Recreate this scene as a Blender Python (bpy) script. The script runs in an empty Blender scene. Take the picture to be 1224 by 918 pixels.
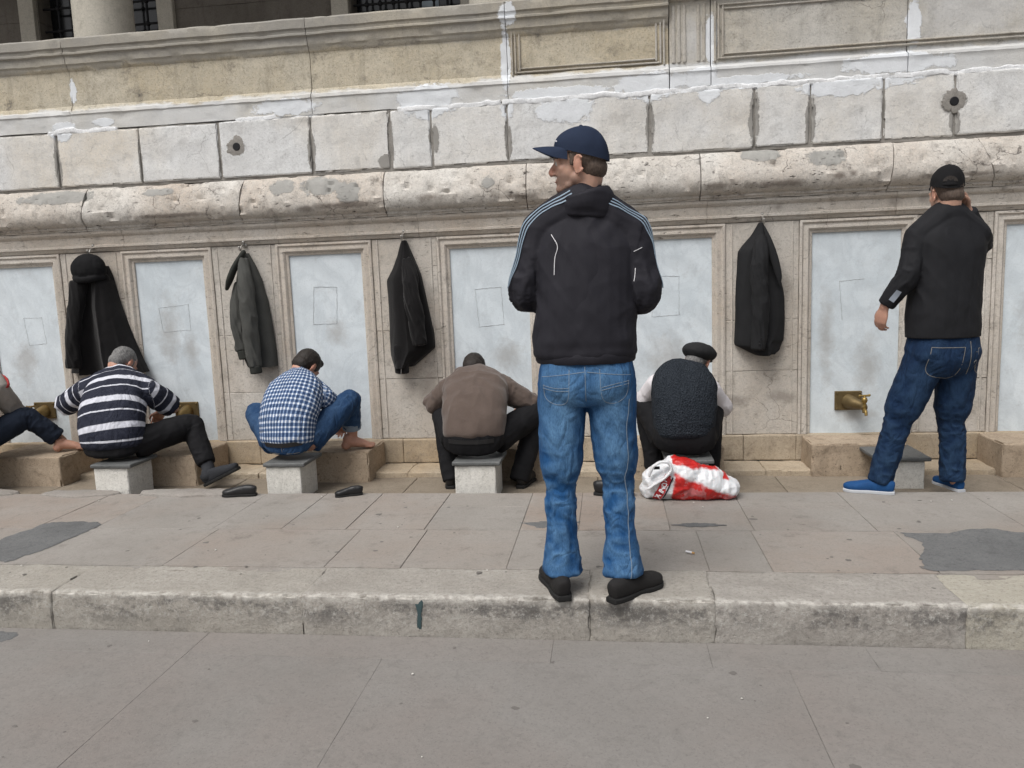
import bpy, bmesh, math, random
import numpy as np
from mathutils import Vector, Matrix
from mathutils.bvhtree import BVHTree

random.seed(7)
rng = np.random.default_rng(7)
SC = bpy.context.scene
COL = SC.collection
PI = math.pi
BASE = {}

# ------------------------------------------------------------------ noise
def _hash(ix, iy, iz, seed):
    h = (ix.astype(np.uint32) * np.uint32(374761393) + iy.astype(np.uint32) * np.uint32(668265263)
         + iz.astype(np.uint32) * np.uint32(2246822519) + np.uint32((seed * 3266489917) & 0xffffffff))
    h ^= h >> np.uint32(15); h *= np.uint32(2246822519)
    h ^= h >> np.uint32(13); h *= np.uint32(3266489917)
    h ^= h >> np.uint32(16)
    return h.astype(np.float64) / 4294967295.0 * 2 - 1

def pn(P, seed=0):
    """value noise in [-1,1] at points P (n,3)"""
    P = np.asarray(P, float)
    i = np.floor(P).astype(np.int64); f = P - i
    u = f * f * f * (f * (f * 6 - 15) + 10)
    r = 0
    for dx in (0, 1):
        wx = u[:, 0] if dx else 1 - u[:, 0]
        for dy in (0, 1):
            wy = u[:, 1] if dy else 1 - u[:, 1]
            for dz in (0, 1):
                wz = u[:, 2] if dz else 1 - u[:, 2]
                r = r + wx * wy * wz * _hash(i[:, 0] + dx, i[:, 1] + dy, i[:, 2] + dz, seed)
    return r

def fbm(P, oct=4, seed=0, gain=.5):
    P = np.asarray(P, float); a = 1; t = 0; s = 0
    for k in range(oct):
        s = s + a * pn(P * 2 ** k + 17.3 * k, seed + k); t += a; a *= gain
    return s / t

# ------------------------------------------------------------------ linking
def offset_of(parent):
    return BASE.get(parent.name, (0, 0, 0)) if parent else (0, 0, 0)

def link_mesh(name, me, mat=None, parent=None, base=None, smooth=True):
    """link a mesh whose vertices are in world coordinates; base = origin of a top-level thing"""
    b = np.array(offset_of(parent) if parent else (base or (0, 0, 0)), float)
    n = len(me.vertices)
    if n and np.any(b):
        co = np.empty(n * 3); me.vertices.foreach_get('co', co)
        co = (co.reshape(-1, 3) - b).ravel(); me.vertices.foreach_set('co', co)
    me.name = name
    o = bpy.data.objects.new(name, me); COL.objects.link(o)
    if mat is not None:
        me.materials.clear(); me.materials.append(mat)
    if smooth:
        me.polygons.foreach_set('use_smooth', [True] * len(me.polygons))
    if parent: o.parent = parent
    else: o.location = b
    BASE[o.name] = tuple(b)
    me.update()
    return o

def vf_mesh(V, F):
    me = bpy.data.meshes.new('m')
    me.from_pydata([tuple(v) for v in V], [], [tuple(f) for f in F]); me.update()
    return me

def tag(o, label=None, cat=None, group=None, kind=None):
    if label: o['label'] = label
    if cat: o['category'] = cat
    if group: o['group'] = group
    if kind: o['kind'] = kind
    return o

def empty(name, base, label, cat, group=None):
    o = bpy.data.objects.new(name, None); COL.objects.link(o)
    o.empty_display_size = .1; o.location = base; BASE[o.name] = tuple(base)
    return tag(o, label, cat, group)

class MB:
    """collects world-space pieces into one mesh"""
    def __init__(s): s.V = []; s.F = []; s.n = 0; s.R = []; s.rv = 0.0
    def add(s, V, F, rnd=None):
        V = np.asarray(V, float)
        s.V.append(V); r = s.rv if rnd is None else rnd
        for f in F: s.F.append(tuple(i + s.n for i in f)); s.R.append(r)
        s.n += len(V)
        return s
    def mesh(s):
        me = vf_mesh(np.concatenate(s.V), s.F)
        if any(s.R):
            a = me.attributes.new('rnd', 'FLOAT', 'FACE'); a.data.foreach_set('value', s.R)
        return me
    def build(s, name, mat, parent=None, base=None, smooth=True):
        o = link_mesh(name, s.mesh(), mat, parent, base, smooth)
        if smooth: o.data.set_sharp_from_angle(angle=math.radians(34))
        return o

# ------------------------------------------------------------------ shapes
def nrm(v):
    v = np.asarray(v, float); l = np.linalg.norm(v)
    return v / l if l > 1e-12 else v

def spline(pts, sub):
    """Catmull-Rom through pts (n,k)"""
    P = np.asarray(pts, float)
    if len(P) == 2:
        t = np.linspace(0, 1, sub + 1)[:, None]; return P[0] * (1 - t) + P[1] * t
    E = np.vstack([2 * P[0] - P[1], P, 2 * P[-1] - P[-2]]); out = []
    for i in range(1, len(E) - 2):
        p0, p1, p2, p3 = E[i - 1:i + 3]
        for t in np.linspace(0, 1, sub, endpoint=False):
            out.append(.5 * ((2 * p1) + (-p0 + p2) * t + (2 * p0 - 5 * p1 + 4 * p2 - p3) * t * t + (-p0 + 3 * p1 - 3 * p2 + p3) * t ** 3))
    out.append(P[-1]); return np.array(out)

def tube(pts, rad, n=14, sub=6, side=None, cap=1.0, power=2.0):
    """closed tapered tube; rad: list of r or (a,b); side: reference for the a axis (one vector or one per point)"""
    pts = np.asarray(pts, float)
    R = np.array([(r, r) if np.isscalar(r) else r for r in rad], float)
    S = None
    if side is not None:
        S = np.asarray(side, float)
        if S.ndim == 1: S = np.repeat(S[None], len(pts), 0)
    A = [pts, R] + ([S] if S is not None else [])
    C = spline(np.hstack(A), sub)
    P = C[:, :3]; RR = np.maximum(C[:, 3:5], .0008)
    T = np.gradient(P, axis=0); T /= np.linalg.norm(T, axis=1)[:, None] + 1e-12
    V = []; F = []
    prev = None; rings = []
    def ring(c, a, b, s, o):
        th = np.linspace(0, 2 * PI, n, endpoint=False)
        cs, sn = np.cos(th), np.sin(th)
        if power != 2:
            cs = np.sign(cs) * np.abs(cs) ** (2 / power); sn = np.sign(sn) * np.abs(sn) ** (2 / power)
        return c + np.outer(cs * a, s) + np.outer(sn * b, o)
    frames = []
    for i in range(len(P)):
        t = T[i]
        if S is not None: s = C[i, 5:8]
        elif prev is None: s = np.array([1, 0, 0.]) if abs(t[0]) < .8 else np.array([0, 1., 0])
        else: s = prev
        s = nrm(s - t * (s @ t)); prev = s; o = np.cross(t, s)
        frames.append((s, o))
    seq = []
    m = RR.mean(1)
    if cap:
        for k in (.97, .8, .45):
            a = math.acos(k)  # pole side first
            seq.append((P[0] - T[0] * m[0] * cap * k, RR[0] * math.sqrt(1 - k * k), frames[0]))
    for i in range(len(P)): seq.append((P[i], RR[i], frames[i]))
    if cap:
        for k in (.45, .8, .97):
            seq.append((P[-1] + T[-1] * m[-1] * cap * k, RR[-1] * math.sqrt(1 - k * k), frames[-1]))
    for c, r, (s, o) in seq: rings.append(ring(c, r[0], r[1], s, o))
    V = np.concatenate(rings); k = len(rings)
    for i in range(k - 1):
        for j in range(n):
            F.append((i * n + j, i * n + (j + 1) % n, (i + 1) * n + (j + 1) % n, (i + 1) * n + j))
    F.append(tuple(range(n - 1, -1, -1))); F.append(tuple((k - 1) * n + j for j in range(n)))
    return V, F

def blob(c, r, rot=None, nu=18, nv=12):
    V = []; F = []
    for i in range(nv + 1):
        ph = PI * i / nv
        for j in range(nu):
            th = 2 * PI * j / nu
            V.append((math.sin(ph) * math.cos(th), math.sin(ph) * math.sin(th), math.cos(ph)))
    for i in range(nv):
        for j in range(nu):
            F.append((i * nu + j, (i + 1) * nu + j, (i + 1) * nu + (j + 1) % nu, i * nu + (j + 1) % nu))
    V = np.array(V) * np.array([r, r, r] if np.isscalar(r) else r)
    if rot is not None: V = V @ np.array(rot).T
    return V + np.array(c), F

def xf(vf, M):
    V, F = vf; M = np.array(M)
    return np.asarray(V) @ M[:3, :3].T + M[:3, 3], F

def weld(V, F, d=1e-5):
    V = np.asarray(V); key = np.round(V / d).astype(np.int64)
    _, idx, inv = np.unique(key, axis=0, return_index=True, return_inverse=True)
    inv = inv.ravel(); G = []
    for f in F:
        g = []
        for i in f:
            k = int(inv[i])
            if not g or g[-1] != k: g.append(k)
        if len(g) > 1 and g[0] == g[-1]: g.pop()
        if len(g) >= 3: G.append(tuple(g))
    return V[idx], G

def rough_box(x0, x1, y0, y1, z0, z1, r=.008, cell=.04, amp=.003, freq=9, seed=0, chip=0.0, rot=None):
    """stone block: rounded edges, uneven faces, chipped arrises"""
    def ax(a, b):
        L = b - a; rr = min(r, L * .45)
        n = max(1, int(round((L - 2 * rr) / cell)))
        h = [a + rr * 2.0] if L > 5 * rr else []; k = [b - rr * 2.0] if h else []
        m_ = np.linspace(a + rr * (2 if h else 1), b - rr * (2 if h else 1), n + 1)
        return np.concatenate([[a, a + rr * .45], [a + rr] if h else [], m_, [b - rr] if h else [], [b - rr * .45, b]])
    X, Y, Z = ax(x0, x1), ax(y0, y1), ax(z0, z1)
    V = []; F = []
    def grid(A, B, fn, flip):
        o = len(V)
        for a in A:
            for b in B: V.append(fn(a, b))
        nb = len(B)
        for i in range(len(A) - 1):
            for j in range(nb - 1):
                q = (o + i * nb + j, o + (i + 1) * nb + j, o + (i + 1) * nb + j + 1, o + i * nb + j + 1)
                F.append(q[::-1] if flip else q)
    grid(X, Y, lambda a, b: (a, b, z1), False); grid(X, Y, lambda a, b: (a, b, z0), True)
    grid(X, Z, lambda a, b: (a, y0, b), False); grid(X, Z, lambda a, b: (a, y1, b), True)
    grid(Y, Z, lambda a, b: (x1, a, b), False); grid(Y, Z, lambda a, b: (x0, a, b), True)
    V, F = weld(V, F)
    lo = np.array([x0, y0, z0]) + np.minimum(r, np.array([x1 - x0, y1 - y0, z1 - z0]) * .45)
    hi = np.array([x1, y1, z1]) - np.minimum(r, np.array([x1 - x0, y1 - y0, z1 - z0]) * .45)
    q = np.clip(V, lo, hi); d = V - q; ln = np.linalg.norm(d, axis=1)
    N = d / (ln[:, None] + 1e-9)
    V = q + N * r
    e = (np.abs(N).max(1) < .97).astype(float)
    V = V + N * (amp * fbm(V * freq, 4, seed))[:, None]
    if chip:
        c = np.clip(fbm(V * 22, 3, seed + 5) - .05, 0, 1) * e
        V = V - N * (c * chip)[:, None]
    if rot:
        a, cxy = rot
        cs, sn = math.cos(a), math.sin(a); p = V[:, :2] - np.array(cxy)
        V[:, 0] = p[:, 0] * cs - p[:, 1] * sn + cxy[0]; V[:, 1] = p[:, 0] * sn + p[:, 1] * cs + cxy[1]
    return V, F

def profile_stone(x0, x1, prof, cell=.04, amp=.003, freq=8, seed=0, chip=0.0, sub=3, skew=(0, 0)):
    """stone of constant section running along x; prof: list of (y,z) from top-back round the front to bottom-back"""
    pr = [];
    for (a, b) in zip(prof[:-1], prof[1:]):
        L = math.hypot(a[0] - b[0], a[1] - b[1]); k = max(1, int(L / .02))
        for t in range(k): pr.append((a[0] + (b[0] - a[0]) * t / k, a[1] + (b[1] - a[1]) * t / k))
    pr.append(prof[-1]); pr = np.array(pr); m = len(pr)
    n = max(2, int((x1 - x0) / cell))
    xs = np.concatenate([[x0, x0 + .004], np.linspace(x0 + .012, x1 - .012, n), [x1 - .004, x1]])
    V = []; zc = pr[:, 1].mean(); yb = pr[:, 0].max()
    for i, x in enumerate(xs):
        e = {0: .0015, 1: .0006}.get(min(i, len(xs) - 1 - i), 0)
        y = pr[:, 0] + e; z = pr[:, 1]
        sx = skew[0] * (1 - (x - x0) / (x1 - x0)) + skew[1] * (x - x0) / (x1 - x0)
        V.append(np.stack([np.full(m, x) + sx * (z - zc), y, z], 1))
    V = np.concatenate(V); F = []
    for i in range(len(xs) - 1):
        for j in range(m - 1):
            F.append((i * m + j, i * m + j + 1, (i + 1) * m + j + 1, (i + 1) * m + j))
    F.append(tuple(range(m - 1, -1, -1))); o = (len(xs) - 1) * m; F.append(tuple(o + j for j in range(m)))
    d = fbm(V * freq, 4, seed) * amp
    if chip:
        d = d - chip * np.clip(fbm(V * np.array([14, 14, 20]), 3, seed + 9) - .18, 0, 1)
    back = V[:, 1] > yb - .002
    d[back] = 0
    V[:, 1] -= d; V[:, 2] += d * .3 * (~back)
    return V, F

def splat(outline, axis, at, thick, seed=0, rough=.25, n=72):
    """thin irregular patch; outline = list of 2D points; axis 'z' lies on the ground, 'y' on the wall (facing -y)"""
    P = np.asarray(outline, float); c = P.mean(0)
    C = spline(np.vstack([P, P[:1]]), max(3, n // len(P)))[:-1]
    d = C - c; L = np.linalg.norm(d, axis=1)[:, None]
    k = fbm(np.hstack([(C - c) / L.mean() * 2.2, np.full((len(C), 1), seed * 1.7)]), 5, seed, .62)[:, None]
    C = c + d * (1 + rough * k)
    V = []; F = []; m = len(C); steps = [(1.0, 0), (.965, .6), (.85, .9), (.5, 1), (.2, 1)]
    for s, h in steps:
        Q = c + (C - c) * s
        for q in Q:
            V.append((q[0], q[1], at + thick * h) if axis == 'z' else (q[0], at - thick * h, q[1]))
    for i in range(len(steps) - 1):
        for j in range(m):
            q = (i * m + j, i * m + (j + 1) % m, (i + 1) * m + (j + 1) % m, (i + 1) * m + j)
            F.append(q)
    o = (len(steps) - 1) * m
    F.append(tuple(o + j for j in range(m)))
    V = np.array(V)
    w = fbm(V * 30, 3, seed + 3) * thick * .25
    if axis == 'z': V[m:, 2] += w[m:]
    else: V[m:, 1] -= w[m:]
    return V, F

# ------------------------------------------------------------------ fusing and cloth
def fuse(parts, voxel, smooth=5):
    n = 0; V = []; F = []
    for v, f in parts:
        V.append(np.asarray(v, float)); F += [tuple(i + n for i in g) for g in f]; n += len(v)
    me = vf_mesh(np.concatenate(V), F)
    o = bpy.data.objects.new('tmp', me); COL.objects.link(o)
    m = o.modifiers.new('r', 'REMESH'); m.mode = 'VOXEL'; m.voxel_size = voxel
    s = o.modifiers.new('s', 'SMOOTH'); s.factor = .5; s.iterations = smooth
    dg = bpy.context.evaluated_depsgraph_get()
    out = bpy.data.meshes.new_from_object(o.evaluated_get(dg))
    bpy.data.objects.remove(o); bpy.data.meshes.remove(me)
    return out

def get_co(me):
    c = np.empty(len(me.vertices) * 3); me.vertices.foreach_get('co', c); return c.reshape(-1, 3)
def get_no(me):
    c = np.empty(len(me.vertices) * 3); me.vertices.foreach_get('normal', c); return c.reshape(-1, 3)
def set_co(me, P):
    me.vertices.foreach_set('co', np.asarray(P).ravel()); me.update()
def set_attr(me, name, a):
    at = me.attributes.new(name, 'FLOAT', 'POINT'); at.data.foreach_set('value', np.asarray(a, float))

def bone_coords(P, chains):
    """chains: list of (polyline, radius, side). -> chain index, metres along, angle round"""
    best = np.full(len(P), 1e9); idx = np.zeros(len(P), int); al = np.zeros(len(P)); an = np.zeros(len(P))
    for k, (pl, rad, side) in enumerate(chains):
        C = spline(np.asarray(pl, float), 12)
        L = np.concatenate([[0], np.cumsum(np.linalg.norm(np.diff(C, axis=0), axis=1))])
        D = ((P[:, None, :] - C[None]) ** 2).sum(2); j = D.argmin(1); d = np.sqrt(D[np.arange(len(P)), j]) / rad
        T = np.gradient(C, axis=0); T /= np.linalg.norm(T, axis=1)[:, None] + 1e-12
        t = T[j]; v = P - C[j]
        s = np.asarray(side, float)[None] - t * (t @ np.asarray(side, float))[:, None]
        s /= np.linalg.norm(s, axis=1)[:, None] + 1e-9
        o = np.cross(t, s)
        a = np.arctan2((v * o).sum(1), (v * s).sum(1)); l = L[j] + (v * t).sum(1)
        m = d < best
        best[m] = d[m]; idx[m] = k; al[m] = l[m]; an[m] = a[m]
    return idx, al, an

def wr(al, an, fa, fr, seed, ridge=True):
    N = fbm(np.stack([al * fa, np.cos(an) * fr, np.sin(an) * fr], 1), 2, seed, .35)
    return (1 - np.abs(N) * 2.2) if ridge else N

def gauss(x, c, w): return np.exp(-((x - c) / w) ** 2)

class Surf:
    def ray(s, p):
        l, n, i, d = s.b.ray_cast(Vector(p), Vector((0, 1, 0)))
        return (np.array(l), np.array(n)) if l is not None else s.snap(p)
    """nearest-surface lookup on a mesh still in world coordinates"""
    def __init__(s, me):
        s.b = BVHTree.FromPolygons([tuple(v) for v in get_co(me)], [tuple(p.vertices) for p in me.polygons])
    def snap(s, p):
        l, n, i, d = s.b.find_nearest(Vector(p)); return np.array(l), np.array(n)

def ribbon(surf, path, width, off=.0015, step=.012, shift=0.0, thick=.0012, ray=False):
    """narrow band laid on a surface along a path"""
    P = np.asarray(path, float); L = np.linalg.norm(np.diff(P, axis=0), axis=1).sum()
    C = spline(P, max(2, int(L / step / max(1, len(P) - 1))))
    S = [surf.ray(p) if ray else surf.snap(p) for p in C]
    Q = np.array([a for a, b in S]); N = np.array([b for a, b in S])
    for _ in range(2):
        Q[1:-1] = (Q[:-2] + 2 * Q[1:-1] + Q[2:]) / 4; N[1:-1] = (N[:-2] + 2 * N[1:-1] + N[2:]) / 4
    T = np.gradient(Q, axis=0)
    W = np.cross(N, T); W /= np.linalg.norm(W, axis=1)[:, None] + 1e-9
    N /= np.linalg.norm(N, axis=1)[:, None] + 1e-9
    Q = Q + W * shift
    V = []; F = []
    for i in range(len(Q)):
        a = Q[i] + N[i] * off
        V += [a - W[i] * width / 2 - N[i] * thick, a - W[i] * width / 2 + N[i] * thick, a + W[i] * width / 2 + N[i] * thick, a + W[i] * width / 2 - N[i] * thick]
    for i in range(len(Q) - 1):
        for j in range(4):
            F.append((i * 4 + j, i * 4 + (j + 1) % 4, (i + 1) * 4 + (j + 1) % 4, (i + 1) * 4 + j))
    F.append((3, 2, 1, 0)); k = (len(Q) - 1) * 4; F.append((k, k + 1, k + 2, k + 3))
    return np.array(V), F

# ------------------------------------------------------------------ materials
class Mat:
    def __init__(s, name, rough=.8, spec=.3):
        s.m = bpy.data.materials.new(name); s.m.use_nodes = True
        s.t = s.m.node_tree; s.t.nodes.clear()
        s.out = s.t.nodes.new('ShaderNodeOutputMaterial'); s.b = s.t.nodes.new('ShaderNodeBsdfPrincipled')
        s.t.links.new(s.b.outputs[0], s.out.inputs[0])
        s.b.inputs['Roughness'].default_value = rough; s.b.inputs['Specular IOR Level'].default_value = spec
        tc = s.t.nodes.new('ShaderNodeTexCoord'); s.obj = tc.outputs['Object']
        g = s.t.nodes.new('ShaderNodeNewGeometry'); s.pos = g.outputs['Position']
        s.nor = None
    def put(s, sock, v):
        if isinstance(v, (int, float)): sock.default_value = v
        elif isinstance(v, (tuple, list)): sock.default_value = tuple(v) + ((1,) if len(v) == 3 and sock.type == 'RGBA' else ())
        else: s.t.links.new(v, sock)
    def map(s, scale=(1, 1, 1), loc=(0, 0, 0), rot=(0, 0, 0), src=None):
        n = s.t.nodes.new('ShaderNodeMapping'); s.put(n.inputs[0], src or s.pos)
        n.inputs['Scale'].default_value = scale; n.inputs['Location'].default_value = loc; n.inputs['Rotation'].default_value = rot
        return n.outputs[0]
    def noise(s, scale, detail=4, rough=.55, vec=None, dist=0):
        n = s.t.nodes.new('ShaderNodeTexNoise'); s.put(n.inputs['Vector'], vec or s.pos)
        n.inputs['Scale'].default_value = scale; n.inputs['Detail'].default_value = detail; n.inputs['Roughness'].default_value = rough
        n.inputs['Distortion'].default_value = dist
        return n.outputs[0]
    def voro(s, scale, vec=None, feature='F1', out=0):
        n = s.t.nodes.new('ShaderNodeTexVoronoi'); s.put(n.inputs['Vector'], vec or s.pos); n.feature = feature
        n.inputs['Scale'].default_value = scale; return n.outputs[out]
    def wave(s, scale, dist=4, vec=None, detail=3, dscale=1.0, dirn='X'):
        n = s.t.nodes.new('ShaderNodeTexWave'); s.put(n.inputs['Vector'], vec or s.pos); n.bands_direction = dirn
        n.inputs['Scale'].default_value = scale; n.inputs['Distortion'].default_value = dist; n.inputs['Detail'].default_value = detail
        n.inputs['Detail Scale'].default_value = dscale
        return n.outputs['Fac']
    def ramp(s, f, a, b, lo=0., hi=1.):
        n = s.t.nodes.new('ShaderNodeMapRange'); s.put(n.inputs[0], f)
        for i, v in enumerate((a, b, lo, hi)): n.inputs[i + 1].default_value = v
        n.clamp = True; return n.outputs[0]
    def math(s, op, a, b=0.0, c=0.0):
        n = s.t.nodes.new('ShaderNodeMath'); n.operation = op
        s.put(n.inputs[0], a); s.put(n.inputs[1], b); s.put(n.inputs[2], c); return n.outputs[0]
    def mul(s, a, b): return s.math('MULTIPLY', a, b)
    def mix(s, f, a, b, blend='MIX'):
        n = s.t.nodes.new('ShaderNodeMix'); n.data_type = 'RGBA'; n.blend_type = blend
        s.put(n.inputs[0], f); s.put(n.inputs[6], a); s.put(n.inputs[7], b); return n.outputs[2]
    def attr(s, name):
        n = s.t.nodes.new('ShaderNodeAttribute'); n.attribute_name = name; return n.outputs['Fac']
    def sep(s, v=None):
        n = s.t.nodes.new('ShaderNodeSeparateXYZ'); s.put(n.inputs[0], v or s.pos); return n.outputs
    def comb(s, x, y, z):
        n = s.t.nodes.new('ShaderNodeCombineXYZ')
        for i, v in enumerate((x, y, z)): s.put(n.inputs[i], v)
        return n.outputs[0]
    def bump(s, h, strength=.3, dist=.01):
        n = s.t.nodes.new('ShaderNodeBump'); s.put(n.inputs['Height'], h)
        n.inputs['Strength'].default_value = strength; n.inputs['Distance'].default_value = dist
        if s.nor is not None: s.t.links.new(s.nor, n.inputs['Normal'])
        s.nor = n.outputs[0]; s.put(s.b.inputs['Normal'], s.nor)
    def color(s, c): s.put(s.b.inputs['Base Color'], c)
    def rough(s, v): s.put(s.b.inputs['Roughness'], v)

def plain(name, c, rough=.6, metal=0, spec=.3, var=.12, nscale=25, bump=.1):
    m = Mat(name, rough, spec)
    n = m.noise(nscale, 4)
    lo = tuple(v * (1 - var) for v in c); hi = tuple(min(1, v * (1 + var)) for v in c)
    m.color(m.mix(n, lo, hi)); m.b.inputs['Metallic'].default_value = metal
    if bump: m.bump(m.noise(nscale * 6, 3), bump, .003)
    return m.m

def fabric(name, c, c2=None, rough=.9, weave=420, bump=.25, var=.25, spec=.15, sheen=0.0, blotch=9, crease=.20):
    m = Mat(name, rough, spec)
    c2 = c2 or tuple(v * (1 - var) for v in c)
    n = m.ramp(m.noise(blotch, 4, .6), .3, .7)
    col = m.mix(n, c, c2)
    w = m.noise(weave, 2, .6)
    col = m.mix(m.ramp(w, .35, .7, 0, .35), col, tuple(min(1, v * 1.5) for v in c))
    m.color(col); m.bump(w, bump, .002)
    m.bump(m.noise(38, 3, .6), bump * .6, .004)
    cz = m.math('ABSOLUTE', m.math('SUBTRACT', m.noise(7, 2, .35, m.map((1, 1, .5)), .5), .5)); m.bump(m.ramp(cz, 0, .22), crease, .016)
    if sheen:
        m.b.inputs['Sheen Weight'].default_value = sheen; m.b.inputs['Sheen Roughness'].default_value = .5
    return m.m

def stone(name, a, b, dark, pits=.5, pit_scale=55, stretch=(1, 1, 2.5), streak=.35, soot=.35, bump=.35, rough=.85, tint=.22, seed=0, ochre=None, vein=None, patch=None, zones=None, grain=.45, cracks=0, bands=None):
    m = Mat(name, rough, .25)
    off = (seed * 3.1, seed * 1.7, seed * 2.3)
    base = m.map((1, 1, 1), off)
    n1 = m.ramp(m.noise(2.2, 5, .6, base), .32, .68)
    col = m.mix(n1, a, b)
    if ochre:
        col = m.mix(m.mul(m.ramp(m.noise(1.1, 4, .6, m.map((1, 1, .6), (5 + seed, 2, 1))), .45, .7), .7), col, ochre)
    if vein:
        v = m.noise(3.2, 6, .62, m.map((1, 1, .8), off, (0, .7, 0)), 1.4)
        v = m.ramp(m.math('ABSOLUTE', m.math('SUBTRACT', v, .5)), .0, .07, 1, 0)
        col = m.mix(m.mul(v, vein[1]), col, vein[0])
    if bands:
        wv_ = m.wave(1.3, 7, m.map((1, 1, 1), off, (0, math.radians(48), 0)), 4, 1.6)
        col = m.mix(m.mul(m.ramp(wv_, .45, 1.0), bands[1]), col, bands[0])
    # per-stone tint
    r = m.attr('rnd')
    col = m.mix(m.mul(m.ramp(r, 0, 1, 0, 1), tint), col, m.mix(r, tuple(v * .72 for v in a), tuple(min(1, v * 1.16) for v in b)), 'MIX')
    if ochre: col = m.mix(m.mul(m.mul(m.ramp(r, .55, .95), m.ramp(m.noise(2.0, 4, .6, m.map((1, 1, 1), (2, 2, 7))), .3, .6)), tint * 1.6), col, ochre)
    # vertical water streaks
    st = m.ramp(m.noise(5, 5, .65, m.map((2.6, 2.6, .28), off)), .52, .78)
    col = m.mix(m.mul(st, streak), col, tuple(v * .55 for v in a))
    # fine mottling
    g = grain / .45
    col = m.mix(m.ramp(m.noise(42, 5, .8, base), .40, .64, 0, .45 * min(g, 1.2)), col, tuple(v * .66 for v in b))
    col = m.mix(m.ramp(m.noise(95, 4, .8, base), .54, .66, 0, .62 * min(g, 1.2)), col, tuple(v * .45 for v in a))
    col = m.mix(m.ramp(m.noise(90, 4, .8, m.map((1, 1, 1), (3, 9, 4))), .58, .68, 0, .5 * min(g, 1.2)), col, tuple(min(1, v * 1.22) for v in b))
    col = m.mix(m.ramp(m.noise(13, 7, .78, base, .8), .52, .66, 0, grain), col, tuple(v * .60 for v in a))
    if cracks:
        wv = m.t.nodes.new('ShaderNodeVectorMath'); wv.operation = 'ADD'; m.put(wv.inputs[0], base)
        nz = m.t.nodes.new('ShaderNodeTexNoise'); nz.inputs['Scale'].default_value = 6; nz.inputs['Detail'].default_value = 5; m.put(nz.inputs['Vector'], m.pos)
        sc_ = m.t.nodes.new('ShaderNodeVectorMath'); sc_.operation = 'SCALE'; m.put(sc_.inputs[0], nz.outputs['Color']); sc_.inputs['Scale'].default_value = .22
        m.put(wv.inputs[1], sc_.outputs[0])
        ed = m.voro(2.6, wv.outputs[0], 'DISTANCE_TO_EDGE')
        ck = m.mul(m.mul(m.ramp(ed, .009, .002), m.ramp(m.noise(3, 3, .6, m.map((1, 1, 1), (8, 3, 5))), .50, .58)), cracks)
        col = m.mix(ck, col, tuple(v * .8 for v in dark))
    # soot and lichen spots with a shape of their own
    so = m.mul(m.ramp(m.noise(6.5, 6, .72, base), .56, .72), m.ramp(m.noise(60, 3, .7, base), .3, .6))
    col = m.mix(m.mul(so, soot), col, dark)
    # pits
    pv = m.noise(pit_scale, 3, .6, m.map(stretch, off))
    pm = m.mul(m.ramp(pv, .63, .70), m.ramp(m.noise(4, 3, .6, base), .38, .62))
    col = m.mix(m.mul(pm, pits), col, tuple(v * .8 for v in dark))
    if zones:
        for zc, zw, c, f in zones:      # weathering that belongs to one course of the stone
            zz = m.math('ADD', m.sep()[2], m.mul(m.math('SUBTRACT', m.noise(7, 6, .72, m.map((.5, .5, 1))), .5), .17))
            k = m.ramp(m.math('ABSOLUTE', m.math('SUBTRACT', zz, zc)), zw + .008, zw - .012)
            col = m.mix(m.mul(m.mul(k, f), m.ramp(m.noise(1.6, 4, .6), .25, .6, .35, 1)), col, c)
    pk = None
    for pe in (patch or []):            # plaster and cement repairs, soft grime
        pcol, plist = pe[:2]; soft, amt = (pe[2], pe[3]) if len(pe) > 2 else (.86, 1.0)
        cur = None
        for (x, z, rx, rz) in plist:
            a = m.t.nodes.new('ShaderNodeVectorMath'); a.operation = 'SUBTRACT'; m.put(a.inputs[0], m.pos); a.inputs[1].default_value = (x, 0, z)
            b_ = m.t.nodes.new('ShaderNodeVectorMath'); b_.operation = 'MULTIPLY'; m.put(b_.inputs[0], a.outputs[0]); b_.inputs[1].default_value = (1 / rx, 0, 1 / rz)
            l = m.t.nodes.new('ShaderNodeVectorMath'); l.operation = 'LENGTH'; m.put(l.inputs[0], b_.outputs[0])
            cur = l.outputs['Value'] if cur is None else m.math('MINIMUM', cur, l.outputs['Value'])
        dn = m.math('ADD', m.mul(m.math('SUBTRACT', m.noise(9, 6, .72), .5), 1.7), m.mul(m.math('SUBTRACT', m.noise(45, 3, .7), .5), .5))
        k = m.mul(m.ramp(m.math('ADD', cur, dn), 1.0, soft), amt)
        pc = m.mix(m.noise(20, 4, .7), pcol, tuple(v * .86 for v in pcol))
        col = m.mix(k, col, pc)
        if amt == 1.0: pk = k if pk is None else m.math('MAXIMUM', pk, k)
    m.color(col)
    if pk is not None: m.bump(pk, .5, .008)
    h = m.math('ADD', m.mul(m.noise(30, 6, .7, base), .6), m.mul(pm, -1.0 * pits))
    m.bump(h, bump, .012)
    m.bump(m.noise(160, 3, .7, base), bump * .6, .003)
    return m.m
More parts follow.
